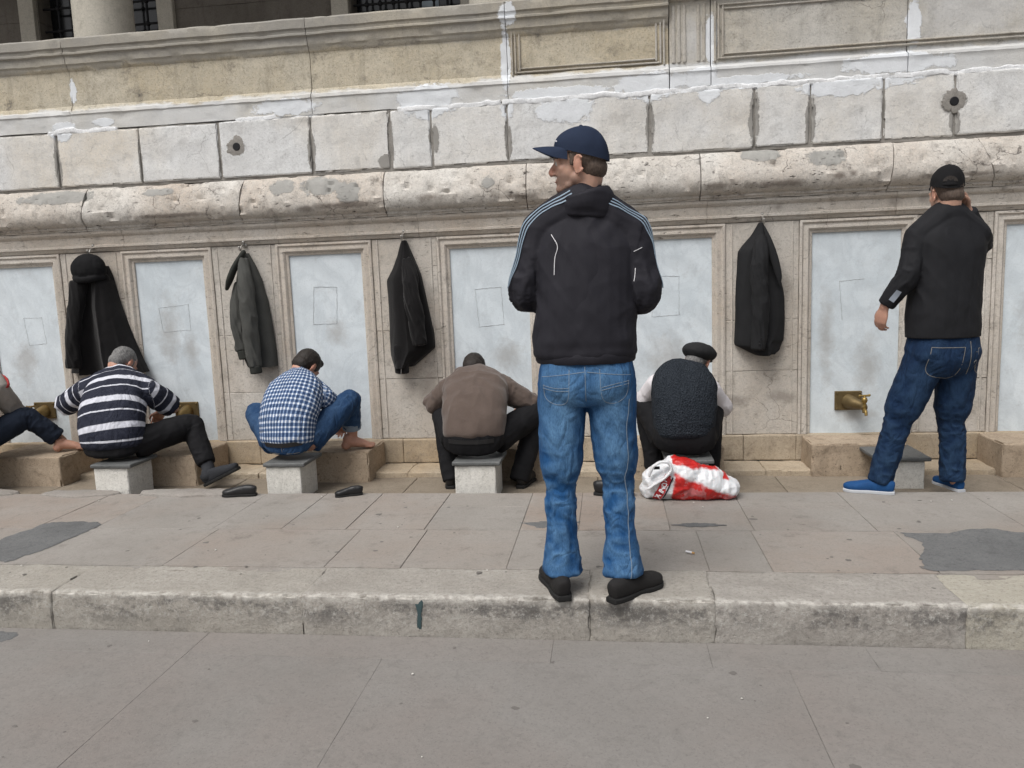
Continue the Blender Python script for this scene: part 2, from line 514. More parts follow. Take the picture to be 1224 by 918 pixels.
# ================================================================== MATERIALS
M = {}
M['travertine'] = stone('travertine', (.50, .46, .405), (.64, .61, .565), (.085, .065, .05), pits=.8, pit_scale=34, stretch=(.6, .6, 3.2), streak=.22, soot=.55, seed=1, bump=.7, tint=.35, cracks=.45, ochre=(.47, .38, .29), patch=[((.30, .27, .24), [(1.12, 1.18, .09, .22), (.86, .40, .14, .05), (1.15, .42, .12, .06), (-1.30, .55, .1, .2), (-2.55, .35, .12, .1), (2.3, .6, .1, .25), (1.12, 1.69, .05, .03), (1.85, 1.69, .06, .04), (2.02, 1.70, .05, .04), (-1.35, 1.70, .05, .02), (-3.75, 1.70, .05, .02)], .3, .7)])
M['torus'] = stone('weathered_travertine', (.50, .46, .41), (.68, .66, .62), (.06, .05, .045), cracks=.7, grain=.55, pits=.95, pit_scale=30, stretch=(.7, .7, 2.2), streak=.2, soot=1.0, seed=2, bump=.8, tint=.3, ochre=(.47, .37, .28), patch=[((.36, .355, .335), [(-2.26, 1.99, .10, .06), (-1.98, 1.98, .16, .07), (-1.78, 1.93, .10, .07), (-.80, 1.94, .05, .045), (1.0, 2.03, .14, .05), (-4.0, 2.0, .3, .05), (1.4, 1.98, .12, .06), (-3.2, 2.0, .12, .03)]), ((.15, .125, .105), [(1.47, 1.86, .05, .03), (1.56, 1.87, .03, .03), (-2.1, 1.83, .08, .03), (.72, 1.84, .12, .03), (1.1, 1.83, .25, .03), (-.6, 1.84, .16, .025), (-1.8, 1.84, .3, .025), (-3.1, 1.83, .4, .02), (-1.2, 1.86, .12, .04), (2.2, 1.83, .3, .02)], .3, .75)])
M['block'] = stone('pale_block', (.60, .60, .59), (.76, .775, .78), (.12, .11, .10), pits=.35, pit_scale=60, streak=.3, soot=.4, seed=3, ochre=(.62, .54, .42), rough=.75, tint=.35, bump=.6, cracks=.35, grain=.32, patch=[((.31, .30, .28), [(-3.99,2.24,.03,.16),(-3.34,2.25,.016,.18),(-2.73,2.26,.018,.18),(-2.05,2.22,.028,.17),(-1.48,2.25,.022,.18),(-1.17,2.26,.035,.10),(-1.52,2.13,.06,.05),(-.66,2.22,.026,.15),(.29,2.26,.03,.16),(.96,2.25,.034,.17),(1.31,2.23,.034,.17),(1.76,2.28,.012,.16),(2.19,2.16,.035,.09),(-2.6,2.29,.07,.06),(2.18,2.30,.07,.06)]), ((.74, .77, .80), [(-3.93,2.47,.10,.07),(-3.62,2.50,.10,.04),(-2.75,2.50,.05,.05),(-2.25,2.53,.26,.06),(-1.18,2.50,.2,.11),(-.66,2.45,.05,.10),(.28,2.50,.24,.09),(.8,2.50,.5,.05),(1.8,2.51,.36,.09),(-.3,2.50,.35,.04),(.68,2.46,.08,.1),(-.25,2.40,.2,.1),(1.5,2.42,.3,.06)])])
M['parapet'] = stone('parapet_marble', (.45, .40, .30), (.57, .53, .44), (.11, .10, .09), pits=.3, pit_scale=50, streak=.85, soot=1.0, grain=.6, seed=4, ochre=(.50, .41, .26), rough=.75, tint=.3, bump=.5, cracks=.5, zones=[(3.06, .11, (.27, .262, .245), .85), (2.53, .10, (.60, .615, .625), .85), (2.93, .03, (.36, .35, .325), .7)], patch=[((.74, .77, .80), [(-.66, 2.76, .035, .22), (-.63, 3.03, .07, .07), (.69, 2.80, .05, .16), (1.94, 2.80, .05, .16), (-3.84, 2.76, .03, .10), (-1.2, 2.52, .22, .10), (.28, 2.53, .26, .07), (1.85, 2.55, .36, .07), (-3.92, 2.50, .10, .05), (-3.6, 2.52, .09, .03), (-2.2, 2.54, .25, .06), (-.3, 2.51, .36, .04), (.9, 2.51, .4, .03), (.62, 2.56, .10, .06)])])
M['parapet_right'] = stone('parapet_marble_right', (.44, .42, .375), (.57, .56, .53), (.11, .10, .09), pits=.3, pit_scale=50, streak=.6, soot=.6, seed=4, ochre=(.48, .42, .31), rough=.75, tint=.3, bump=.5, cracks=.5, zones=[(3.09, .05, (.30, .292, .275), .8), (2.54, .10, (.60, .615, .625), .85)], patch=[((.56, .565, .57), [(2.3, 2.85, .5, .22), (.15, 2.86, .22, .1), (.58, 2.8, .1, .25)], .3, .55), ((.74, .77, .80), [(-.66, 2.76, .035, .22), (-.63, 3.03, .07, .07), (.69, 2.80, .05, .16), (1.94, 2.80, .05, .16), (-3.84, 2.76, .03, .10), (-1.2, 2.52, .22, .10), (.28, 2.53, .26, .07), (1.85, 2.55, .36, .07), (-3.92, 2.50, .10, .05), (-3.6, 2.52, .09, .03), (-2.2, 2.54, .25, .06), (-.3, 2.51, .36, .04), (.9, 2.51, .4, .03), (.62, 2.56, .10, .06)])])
M['parapet_grey'] = stone('parapet_marble_grey', (.42, .39, .34), (.52, .50, .46), (.10, .09, .085), pits=.25, streak=.55, soot=.6, seed=5, ochre=(.42, .35, .24))
M['marble'] = stone('grey_white_marble', (.62, .69, .735), (.71, .77, .81), (.20, .18, .16), pits=.08, pit_scale=80, stretch=(1, 1, 1), streak=.14, soot=.22, bump=.10, rough=.5, tint=.2, seed=6, vein=((.45, .51, .555), .34), bands=((.48, .53, .565), .32), grain=.14, patch=[((.33, .31, .285), [(-3.13, .85, .08, .16), (-1.98, .95, .10, .12), (-.72, .75, .16, .12), (1.72, .62, .10, .25), (-3.2, .25, .25, .10), (-4.4, .35, .2, .08), (2.9, .45, .2, .2), (1.62, .28, .2, .06), (-3.3, 1.0, .12, .3), (-1.0, .4, .25, .12), (.4, .7, .2, .2), (2.75, .9, .12, .3), (-4.5, .8, .12, .2), (1.45, .8, .06, .4)], .2, .5)])
M['plinth'] = stone('stained_plinth', (.40, .33, .245), (.50, .43, .335), (.12, .085, .06), pits=.5, pit_scale=50, stretch=(1, 1, 2), streak=.35, soot=.5, seed=7, ochre=(.36, .25, .13), grain=.6)
M['footblock'] = stone('foot_block_stone', (.34, .265, .19), (.46, .375, .285), (.08, .06, .045), grain=.7, pits=.8, pit_scale=44, stretch=(1, 1, 1), streak=.3, soot=.5, seed=8)
M['gutter'] = stone('wet_gutter_stone', (.20, .165, .125), (.285, .245, .195), (.09, .07, .055), pits=.3, pit_scale=40, stretch=(1, 1, 1), streak=.1, soot=.5, seed=9, rough=.6)
M['slab'] = stone('paving_stone', (.258, .241, .220), (.322, .303, .280), (.12, .10, .09), pits=.3, pit_scale=60, stretch=(1, 1, 1), streak=0, soot=.6, seed=10, ochre=(.275, .222, .185), tint=.6, grain=.3, bump=.25)
M['road'] = stone('street_stone', (.213, .201, .188), (.246, .234, .220), (.15, .13, .12), pits=.25, pit_scale=90, stretch=(1, 1, 1), streak=0, soot=.14, seed=11, ochre=(.225, .197, .180), tint=.25, bump=.3, grain=.28)
M['stool'] = stone('white_stool_marble', (.60, .58, .53), (.70, .69, .65), (.16, .15, .12), pits=.4, pit_scale=50, stretch=(1, 1, 1.6), streak=.35, soot=.5, seed=12)
M['mortar'] = stone('mortar', (.24, .225, .205), (.33, .315, .29), (.05, .045, .04), pits=.4, pit_scale=70, streak=.1, soot=.4, seed=13)
M['cement'] = stone('grey_cement', (.27, .265, .25), (.35, .34, .32), (.12, .11, .10), pits=.2, pit_scale=60, streak=.1, soot=.3, seed=14)
M['plaster'] = stone('white_plaster', (.70, .72, .74), (.78, .79, .80), (.3, .3, .3), pits=.1, streak=.08, soot=.08, seed=15, bump=.5, tint=0)
M['asphalt'] = stone('asphalt_patch', (.125, .128, .13), (.175, .178, .178), (.08, .08, .08), pits=.4, pit_scale=110, stretch=(1, 1, 1), streak=0, soot=.4, seed=16, bump=.7)
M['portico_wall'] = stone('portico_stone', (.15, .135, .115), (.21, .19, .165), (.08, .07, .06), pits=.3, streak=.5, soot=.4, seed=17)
M['column'] = stone('column_marble', (.48, .45, .38), (.58, .55, .48), (.2, .18, .15), pits=.1, streak=.35, soot=.2, seed=18)

def kerb_mat():
    m = Mat('kerb_stone', .85, .25)
    n = m.ramp(m.noise(3, 5, .6), .3, .7)
    col = m.mix(n, (.30, .28, .255), (.38, .362, .335))
    col = m.mix(m.ramp(m.noise(38, 5, .75), .42, .7, 0, .6), col, (.22, .20, .18))
    r = m.attr('rnd'); col = m.mix(m.mul(r, .35), col, (.50, .47, .36))
    z = m.sep()[2]; y = m.sep()[1]
    # tyre and shoe scuffs on the riser: black rubber in irregular patches
    face = m.mul(m.ramp(z, -.155, -.075), m.ramp(z, -.004, -.03))
    sc = m.math('ADD', m.mul(m.noise(3.2, 4, .65, m.map((1, 1, 2.2))), .75), m.mul(m.noise(34, 6, .8), .62))
    scuff = m.mul(m.ramp(sc, .63, .76), face)
    col = m.mix(m.mul(scuff, .68), col, (.07, .068, .068))
    col = m.mix(m.mul(m.ramp(m.noise(75, 3, .7), .55, .68), .5), col, (.14, .125, .11))
    # worn pale arris
    ar = m.mul(m.ramp(z, -.035, -.012), m.ramp(y, 2.975, 2.945))
    col = m.mix(m.mul(m.mul(ar, m.ramp(m.noise(26, 6, .75), .42, .6)), .8), col, (.56, .54, .50))
    col = m.mix(m.mul(m.mul(face, m.ramp(m.noise(48, 5, .8), .52, .64)), .6), col, (.50, .49, .46))
    m.color(col)
    m.bump(m.noise(40, 6, .75), .6, .012); m.bump(m.noise(170, 3, .7), .3, .003)
    return m.m
M['kerb'] = kerb_mat()

M['brass'] = plain('old_brass', (.22, .15, .06), .42, .85, .5, .35, 30, .2)
M['brass_dull'] = plain('tarnished_brass', (.17, .125, .06), .55, .7, .4, .4, 26, .3)
M['brass_bright'] = plain('bright_brass', (.32, .225, .08), .48, .85, .5, .35, 40, .2)
M['steel'] = plain('dull_steel', (.42, .41, .39), .4, .85, .5, .2, 50, .1)
M['dark_slab'] = stone('dark_slate', (.10, .105, .105), (.16, .165, .165), (.05, .05, .05), pits=.2, streak=0, soot=.2, seed=19, rough=.5)
M['iron'] = plain('black_iron', (.02, .02, .022), .5, .4)
M['dark_glass'] = plain('dark_window', (.012, .013, .014), .15, 0, .5, .2, 6, 0)
M['line'] = plain('joint_filler', (.40, .42, .43), .9)

# ================================================================== SETTING
YW = 5.40
def setting():
    # ground sheet to the horizon
    b = MB(); b.add([(-300, -300, -.32), (300, -300, -.32), (300, 300, -.32), (-300, 300, -.32)], [(0, 1, 2, 3)])
    tag(b.build('ground', M['road'], smooth=False), kind='structure')
    # street of big worn slabs below the kerb
    b = MB(); random.seed(3)
    b.add([(-120, -120, -.182), (120, -120, -.182), (120, 2.93, -.182), (-120, 2.93, -.182)], [(0, 1, 2, 3)], .3)
    rows = [(2.735, 2.926, [-7, -4.6, -2.9, -1.72, -.25, .35, .94, 2.1, 3.6, 7]),
            (1.55, 2.735, [-7, -4.9, -3.0, -1.72, -.905, .62, 2.2, 4.2, 7]),
            (.3, 1.55, [-7, -4.2, -2.2, -.6, 1.2, 2.6, 4.2, 7]), (-1, .3, [-7, -4.9, -3.0, -1.2, .7, 2.6, 4.2, 7])]
    k = 0
    for y0, y1, xs in rows:
        for a, c in zip(xs[:-1], xs[1:]):
            k += 1; g = .0006
            V, F = rough_box(a + g * .6, c - g * .6, y0 + g * .6, y1 - g * .6, -.24, -.17 + random.uniform(-.0003, .0003), .001, .07, .0008, 3, k, .003)
            b.add(V, F, random.random())
    tag(b.build('road', M['road']), kind='structure')
    # kerb
    b = MB(); xs = [-9, -7.2, -5.6, -3.95, -2.45, -1.30, -.105, .385, 1.31, 2.55, 4.1, 5.6, 8]
    for i, (a, c) in enumerate(zip(xs[:-1], xs[1:])):
        V, F = rough_box(a - .0035, c + .0035, 2.93 + random.uniform(-.003, .003), 3.248, -.26, random.uniform(-.003, .003), .010, .018, .008, 12, 40 + i, .03)
        b.add(V, F, 1.0 if i == 8 else random.uniform(0, .5))
    tag(b.build('kerb', M['kerb']), kind='structure')
    # raised pavement of slabs
    b = MB()
    b.add([(-9, 3.2, -.005), (8, 3.2, -.005), (8, 4.48, -.005), (-9, 4.48, -.005)], [(0, 1, 2, 3)], .05)
    b.add([(-9, 4.48, -.016), (8, 4.48, -.016), (8, 4.48, -.2), (-9, 4.48, -.2)], [(0, 1, 2, 3)], .05)
    A = [-9, -6.6, -5.2, -4.25, -3.17, -2.12, -1.325, -.965, -.48, .405, .67, 1.34, 2.6, 4.2, 6, 8]
    B = [-9, -6.1, -4.9, -4.1, -3.22, -2.86, -2.16, -1.77, -1.41, -.985, -.48, -.18, .28, .69, 1.27, 1.97, 3.1, 4.6, 6.4, 8]
    S = [(a, c, 3.252, 3.79) for a, c in zip(A[:-1], A[1:])]
    for a, c in zip(B[:-1], B[1:]):
        if a in (-.985, .69): S += [(a, c, 3.794, 4.2), (a, c, 4.204, 4.488)]
        elif a in (-3.22,): S += [(a, c, 3.794, 4.49)]
        else: S += [(a, c, 3.794, 4.488)]
    for i, (a, c, y0, y1) in enumerate(S):
        g = random.uniform(.0008, .0022)
        V, F = rough_box(a + g, c - g, y0 + g, y1 - g * .5, -.07, 0, .0018, .05, .0015, 5, 90 + i, .005)
        V[:, 2] += random.uniform(-.0008, .001) + (V[:, 0] - a) * random.uniform(-.0006, .0006)
        b.add(V, F, random.random())
    tag(b.build('pavement', M['slab']), kind='structure')
    # worn lump of cement along the back edge at the left
    b = MB()
    for k, (x0, x1, h) in enumerate([(-4.5, -3.95, .03), (-3.7, -3.22, .022), (-3.0, -2.35, .028)]):
        b.add(*splat([(x0, 4.44), ((x0 + x1) / 2, 4.40), (x1, 4.45), (x1, 4.53), ((x0 + x1) / 2, 4.55), (x0, 4.53)], 'z', -.006, h, 60 + k, .2), .4)
    tag(b.build('pavement_edge', M['slab']), kind='structure')
    # patches in the pavement
    b = MB()
    b.add(*splat([(-3.19, 3.89), (-2.98, 3.90), (-2.86, 3.86), (-2.87, 3.62), (-2.92, 3.35), (-3.0, 3.27), (-3.15, 3.4), (-3.25, 3.6)], 'z', .002, .0025, 1, .22, 220))
    b.add(*splat([(1.37, 3.76), (1.40, 3.58), (1.31, 3.32), (1.50, 3.285), (1.85, 3.28), (2.15, 3.34), (2.2, 3.70), (1.95, 3.76), (1.76, 3.84), (1.55, 3.76)], 'z', .002, .0025, 2, .2, 240))
    b.add(*splat([(-.47, 3.90), (-.35, 3.93), (-.2, 3.92), (-.22, 3.86), (-.4, 3.83)], 'z', .0015, .0015, 4, .45, 140))
    b.add(*splat([(.28, 3.88), (.42, 3.91), (.55, 3.875), (.4, 3.845)], 'z', .0015, .0015, 9, .5, 140))
    b.add(*splat([(-2.95, 2.88), (-2.62, 2.885), (-2.6, 2.80), (-2.9, 2.70)], 'z', -.169, .002, 5, .3, 120))
    tag(b.build('pavement_patch', M['asphalt']), kind='structure')
    # floor of the washing channel
    b = MB(); xs = [-9, -6.6, -5.1, -3.9, -2.6, -1.35, -.1, 1.05, 2.4, 3.7, 5.2, 8]
    b.add([(-9, 4.46, -.075), (8, 4.46, -.075), (8, 5.5, -.075), (-9, 5.5, -.075)], [(0, 1, 2, 3)], .1)
    for i, (a, c) in enumerate(zip(xs[:-1], xs[1:])):
        b.add(*rough_box(a + .002, c - .002, 4.47, 5.36, -.13, -.06, .006, .06, .004, 5, 140 + i, .004), random.random())
    tag(b.build('gutter', M['gutter']), kind='structure')
setting()

# ================================================================== THE FOUNTAIN WALL
PANELS = [(-5.93, -5.39), (-4.725, -4.185), (-3.515, -2.972), (-2.306, -1.762), (-1.115, -.559), (.115, .697), (1.349, 1.915), (2.557, 3.13), (3.77, 4.33)]
ZB, ZT = .158, 1.515
FO = .086

def frame_sweep(xl, xr, zb, zt, prof, close=False, cell=.05, amp=.0025, seed=0):
    """moulding mitred round an opening; prof: (u outwards, y)"""
    def path(u):
        if close: return [(xl - u, zb - u), (xl - u, zt + u), (xr + u, zt + u), (xr + u, zb - u), (xl - u, zb - u)]
        return [(xl - u, zb), (xl - u, zt + u), (xr + u, zt + u), (xr + u, zb)]
    base = path(0); ns = [max(2, int(math.hypot(a[0] - b[0], a[1] - b[1]) / cell)) for a, b in zip(base[:-1], base[1:])]
    V = []; m = len(prof); cnt = sum(ns) + 1
    cols = []
    for u, y in prof:
        p = path(u); pts = []
        for (a, b), n in zip(zip(p[:-1], p[1:]), ns):
            for t in range(n): pts.append((a[0] + (b[0] - a[0]) * t / n, y, a[1] + (b[1] - a[1]) * t / n))
        pts.append((p[-1][0], y, p[-1][1])); cols.append(pts)
    A = np.array(cols).transpose(1, 0, 2)
    V = A.reshape(-1, 3); F = []
    for i in range(cnt - 1):
        for j in range(m - 1): F.append((i * m + j, i * m + j + 1, (i + 1) * m + j + 1, (i + 1) * m + j))
    V = V.copy(); d = fbm(V * 10, 4, seed) * amp - .006 * np.clip(fbm(V * 24, 3, seed + 2) - .3, 0, 1)
    V[:, 1] -= d
    return V, F

def wall():
    W = empty('fountain_wall', (-.6, YW, 0), 'long old stone ablution wall with marble panels, rounded moulding and parapet', 'wall')
    random.seed(11)
    # core behind everything (mortar in the joints)
    b = MB()
    b.add(*rough_box(-9, 8, 5.47, 5.75, -.1, 3.0, .01, 2, 0))
    b.add(*rough_box(-9, 8, 5.364, 5.465, 2.060, 2.472, .004, .03, .008, 12, 3))
    b.build('mortar_core', M['mortar'], W)
    # marble panels and their frames
    prof = [(FO, 5.404), (FO, 5.392), (.080, 5.388), (.070, 5.387), (.064, 5.394), (.060, 5.399), (.050, 5.3985), (.040, 5.394), (.030, 5.394), (.022, 5.402), (.016, 5.412), (.008, 5.413), (.0, 5.418), (0, 5.434)]
    lines = {3: ((-2.137, 1.285), (-1.961, 1.279), (-1.98, 1.013), (-2.157, 1.013)), 4: ((-.945, 1.224), (-.759, 1.235), (-.746, .97), (-.926, .957)),
             5: ((.30, 1.27), (.477, 1.263), (.475, 1.0), (.29, .99)), 6: ((1.69, 1.20), (1.532, 1.19), (1.552, .944), (1.553, .93)),
             2: ((-3.36, 1.17), (-3.12, 1.19), (-3.12, 1.0), (-3.34, .99)), 1: ((-4.48, 1.13), (-4.33, 1.13), (-4.31, .93), (-4.46, .92))}
    for i, (xl, xr) in enumerate(PANELS):
        c = MB(); c.rv = random.random()
        c.add(*rough_box(xl - .012, xr + .012, 5.430, 5.47, ZB - .01, ZT + .012, .003, .06, .0015, 3, 200 + i))
        p = c.build('marble_panel', M['marble'], W)
        if i in lines:
            c = MB(); q = lines[i]
            for a, e in list(zip(q[:-1], q[1:])) + ([(q[3], q[0])] if i != 6 else []):
                n = 14; ps = [(a[0] + (e[0] - a[0]) * t / n + .003 * fbm([(a[0] * 9 + t * .8, 1, i)], 2, 3)[0], 5.4292, a[1] + (e[1] - a[1]) * t / n + .003 * fbm([(a[1] * 9 + t * .8, 5, i)], 2, 3)[0]) for t in range(n + 1)]
                c.add(*tube(ps, [random.uniform(.0006, .0019) for _ in ps], 5, 1))
            c.build('filled_joint', M['line'], p)
        c = MB(); c.rv = random.random()
        c.add(*frame_sweep(xl, xr, ZB, ZT, prof, seed=220 + i))
        c.build('panel_frame', M['travertine'], W)
    # pilaster stones between the frames
    b = MB(); k = 0
    edges = [-9] + sum([[a - FO - .002, c + FO + .002] for a, c in PANELS], []) + [8]
    for j in range(0, len(edges), 2):
        a, c = edges[j], edges[j + 1]
        zs = [ZB, random.choice([.52, .60, .66]), random.choice([.95, 1.25, 1.3]), 1.602]
        for z0, z1 in zip(zs[:-1], zs[1:]):
            k += 1
            b.add(*rough_box(a, c, 5.40, 5.47, z0 + .0012, z1 - .0012, .003, .045, .0035, 7, 240 + k, .007), random.random())
        # thin raised vertical fillets on either side of the pilaster
        if c - a < 1:
            for x in (a + .035, c - .047):
                b.add(*rough_box(x, x + .012, 5.394, 5.41, ZB + .002, 1.6, .004, .05, .002, 9, 300 + k, .004), .5)
    b.build('wall_face', M['travertine'], W)
    # plinth under the panels, with the low tread in front of it
    b = MB(); xs = [-9, -6.7, -5.35, -4.1, -2.62, -1.52, -.32, .9, 1.25, 2.45, 3.6, 5, 8]
    for i, (a, c) in enumerate(zip(xs[:-1], xs[1:])):
        b.add(*rough_box(a + .0005, c - .0005, 5.372 + random.uniform(-.004, .004), 5.47, -.02, ZB - .002, .006, .03, .006, 10, 320 + i, .012), random.random())
        b.add(*rough_box(a + .10, c + .1015, 5.10 + random.uniform(-.004, .004), 5.38, -.1, -.022 + random.uniform(-.002, .002), .008, .03, .006, 9, 340 + i, .02), random.random())
    b.build('plinth', M['plinth'], W)
    # frieze with fillets below the torus
    fr = [(5.46, 1.752), (5.352, 1.752), (5.350, 1.735), (5.358, 1.722), (5.372, 1.712), (5.374, 1.672), (5.377, 1.655), (5.366, 1.650), (5.366, 1.636), (5.380, 1.628), (5.386, 1.612), (5.395, 1.605), (5.46, 1.605)]
    b = MB(); xs = [-9, -6.4, -4.9, -3.55, -2.36, -1.32, -.2, .66, 1.86, 2.9, 4.4, 8]
    for i, (a, c) in enumerate(zip(xs[:-1], xs[1:])):
        b.add(*profile_stone(a + .001, c - .001, fr, .035, .004, 10, 360 + i, .012), random.random())
    b.build('frieze', M['travertine'], W)
    # torus moulding
    to = [(5.46, 2.064), (5.365, 2.062), (5.335, 2.052), (5.305, 2.012), (5.286, 1.965), (5.272, 1.915), (5.266, 1.875), (5.270, 1.842), (5.283, 1.812), (5.305, 1.792), (5.328, 1.786), (5.330, 1.770), (5.344, 1.764), (5.346, 1.754), (5.46, 1.754)]
    xs = [-9, -6.9, -5.3, -3.79, -2.58, -1.53, -.54, .61, 1.80, 2.38, 3.7, 5.4, 8]; sk = [0, 0, 0, .15, .12, 0, 0, 0, .1, -.35, 0, 0, 0]
    b = MB()
    for i, (a, c) in enumerate(zip(xs[:-1], xs[1:])):
        b.add(*profile_stone(a + .003, c - .003, to, .016, .011, 7, 380 + i, .045, skew=(sk[i], sk[i + 1])), random.random())
    b.build('torus_moulding', M['torus'], W)
    # course of pale blocks
    xs = [-9, -7.4, -6.3, -5.2, -4.55, -3.99, -3.34, -2.73, -2.05, -1.48, -1.19, -.66, .29, .96, 1.31, 1.76, 2.19, 3.0, 3.9, 4.8, 6, 8]
    b = MB()
    for i, (a, c) in enumerate(zip(xs[:-1], xs[1:])):
        g = random.uniform(.003, .010)
        V, F = rough_box(a + g, c - random.uniform(.003, .010), 5.350 + random.uniform(-.007, .007), 5.46, 2.076 + random.uniform(0, .008), 2.468 - random.uniform(0, .006), .010, .020, .007, 8, 400 + i, .045)
        V[:, 0] += (V[:, 2] - 2.27) * random.uniform(-.03, .03)
        b.add(V, F, random.random())
    blocks = b.build('block_course', M['block'], W)
    # white lime plaster smeared along the joint above the blocks
    b = MB()
    for i, (a, c) in enumerate([(-1.42, -.7), (-.69, .9), (.88, 2.4), (2.38, 4.5), (4.45, 8), (-2.6, -1.95), (-4.05, -3.5)]):
        V, F = rough_box(a, c, 5.3495, 5.40, 2.452, 2.490, .008, .014, .007, 14, 640 + i, .012)
        f = V[:, 1] < 5.37; V[f, 2] += (fbm(V[f] * np.array([9, 1, 1]), 4, 12 + i) * .022); V[:, 1] += .022 * np.clip(fbm(V * np.array([5, 1, 1]), 4, 22 + i) + .1, 0, 1) * f
        b.add(V, F)
    b.build('plaster_band', M['plaster'], W)
    # parapet: base band, sunk field, coping
    pf = [(5.46, 3.115), (5.335, 3.112), (5.325, 3.100), (5.325, 3.045), (5.335, 3.036), (5.338, 3.018), (5.330, 3.012), (5.330, 3.000), (5.345, 2.992), (5.352, 2.940), (5.364, 2.930), (5.368, 2.912), (5.384, 2.895),
          (5.386, 2.655), (5.372, 2.640), (5.366, 2.622), (5.352, 2.612), (5.348, 2.590), (5.356, 2.582), (5.358, 2.478), (5.46, 2.476)]
    xs = [-9, -7.1, -5.4, -3.85, -2.03, -.65, .42]
    b = MB(); g = MB()
    for i, (a, c) in enumerate(zip(xs[:-1], xs[1:])):
        b.add(*profile_stone(a + .002, c - .002, pf, .035, .007, 6, 430 + i, .016), random.random())
    b.build('parapet', M['parapet'], W); b = MB()
    pr = [(5.46, 3.115), (5.335, 3.112), (5.325, 3.10), (5.325, 3.065), (5.345, 3.052), (5.360, 3.036), (5.384, 3.030), (5.386, 2.625), (5.372, 2.612), (5.354, 2.602), (5.350, 2.585), (5.356, 2.575), (5.358, 2.478), (5.46, 2.476)]
    for i, (a, c) in enumerate([(.424, .686), (.69, 1.9), (1.904, 3.3), (3.304, 3.57), (3.574, 5.6), (5.604, 8)]):
        b.add(*profile_stone(a + .001, c - .001, pr, .035, .005, 6, 440 + i, .012), random.random())
    b.build('parapet', M['parapet_right'], W)
    b = MB()
    for x0, x1 in [(-.62, .395), (.71, 3.26), (3.6, 5.5)]:
        for u in (0, .022, .05):
            for x in (x0 + u, x1 - u - .012):
                b.add(*rough_box(x, x + .012, 5.366 + u * .12, 5.40, 2.640 + u * .6, 3.015 - u * .6, .004, .03, .002, 8, 3, .005), .4)
            if u: 
                b.add(*rough_box(x0 + u + .0125, x1 - u - .0125, 5.3665 + u * .12, 5.40, 3.005 - u * .9, 3.015 - u * .9, .003, .04, .002, 8, 4, .004), .4)
                b.add(*rough_box(x0 + u + .0125, x1 - u - .0125, 5.3665 + u * .12, 5.40, 2.635 + u * .9, 2.645 + u * .9, .003, .04, .002, 8, 5, .004), .4)
    for x in (.44, .475, .51, .6, .635):
        b.add(*rough_box(x, x + .022, 5.377, 5.40, 2.65, 3.01, .005, .03, .002, 8, 6, .005), .5)
    b.build('parapet_fillets', M['parapet_grey'], W)
    # two old drain holes with broken rims, their dark depth painted as black discs
    for x in (-2.6, 2.18):
        b = MB(); b.add(*splat([(x + .075 * math.cos(a), 2.29 + .07 * math.sin(a)) for a in np.linspace(0, 2 * PI, 9)[:-1]], 'y', 5.350, .006, int(x * 7) + 40, .5, 80))
        h = b.build('drain_rim', M['mortar'], W)
        b = MB(); b.add(*tube([(x, 5.3455, 2.29), (x, 5.339, 2.29)], [.03, .024], 16, 1, cap=0))
        b.build('dark_hole_disc', M['iron'], h)
wall()

# ================================================================== FOOT BLOCKS, STOOLS, TAPS, HOOKS
def foot_block(x0, x1, y0, label, seed):
    b = MB(); V, F = rough_box(x0, x1, y0, 5.366, -.07, .155, .010, .020, .008, 10, seed, .035)
    b.add(V, F, random.random())
    tag(b.build('foot_block', M['footblock'], None, ((x0 + x1) / 2, (y0 + 5.366) / 2, -.06)), label, 'stone block', 'stone foot blocks under the taps')
for x0, x1, y0, lb, sd in [(-5.75, -5.15, 4.9, None, 500), (-4.5, -3.90, 4.90, 'worn brown stone block under the bare foot of the man at the left frame edge', 501), (-3.44, -2.87, 4.90, 'brown stone block beside the outstretched leg of the man in striped polo', 502),
                          (-2.22, -1.655, 4.975, 'pitted stone block carrying the bare foot of the man in the checked shirt', 503), (-1.0, -.46, 5.0, 'stone block in front of the man in the brown sweater', 504),
                          (.14, .72, 5.0, 'stone block in front of the man in the knitted vest', 505), (1.28, 1.86, 5.075, 'tan stone block below the tap with no one seated, behind the blue shoe', 506), (2.41, 3.0, 5.03, 'stone block at the right frame edge, cut off by the picture', 507)]:
    if lb: foot_block(x0, x1, y0, lb, sd)

def stool(x0, x1, label, seed, y0=4.53, zt=.160, big=False):
    e = empty('stone_stool', ((x0 + x1) / 2, y0 + .14, -.06), label, 'stool', 'low stone stools along the gutter')
    b = MB(); b.add(*rough_box(x0, x1, y0, y0 + .27, -.065, zt, .007, .02, .003, 12, seed, .014), random.random()); b.build('base', M['stool'], e)
    o = .012
    b = MB(); b.add(*rough_box(x0 - o - (.10 if big else 0), x1 + o + .02, y0 - .015, y0 + (.38 if big else .30), zt + .0025, zt + .027, .006, .025, .002, 12, seed + 1, .008), random.random()); b.build('seat', M['dark_slab'], e)
stool(-3.37, -3.13, 'white stone stool under the man in the striped polo', 520)
stool(-2.185, -1.955, 'white stone stool with dark slate seat under the man in the checked shirt', 522)
stool(-.965, -.71, 'white stone stool with dark slate seat under the man in the brown sweater', 524)
stool(.32, .56, 'stone stool under the old man in the knitted vest, hidden by the bag', 526)
stool(1.685, 1.855, 'empty white stone stool with wide dark slab behind the standing man in black', 528, 4.77, .108, True)
stool(-4.72, -4.48, 'stone stool under the man cut off by the left frame edge', 530)

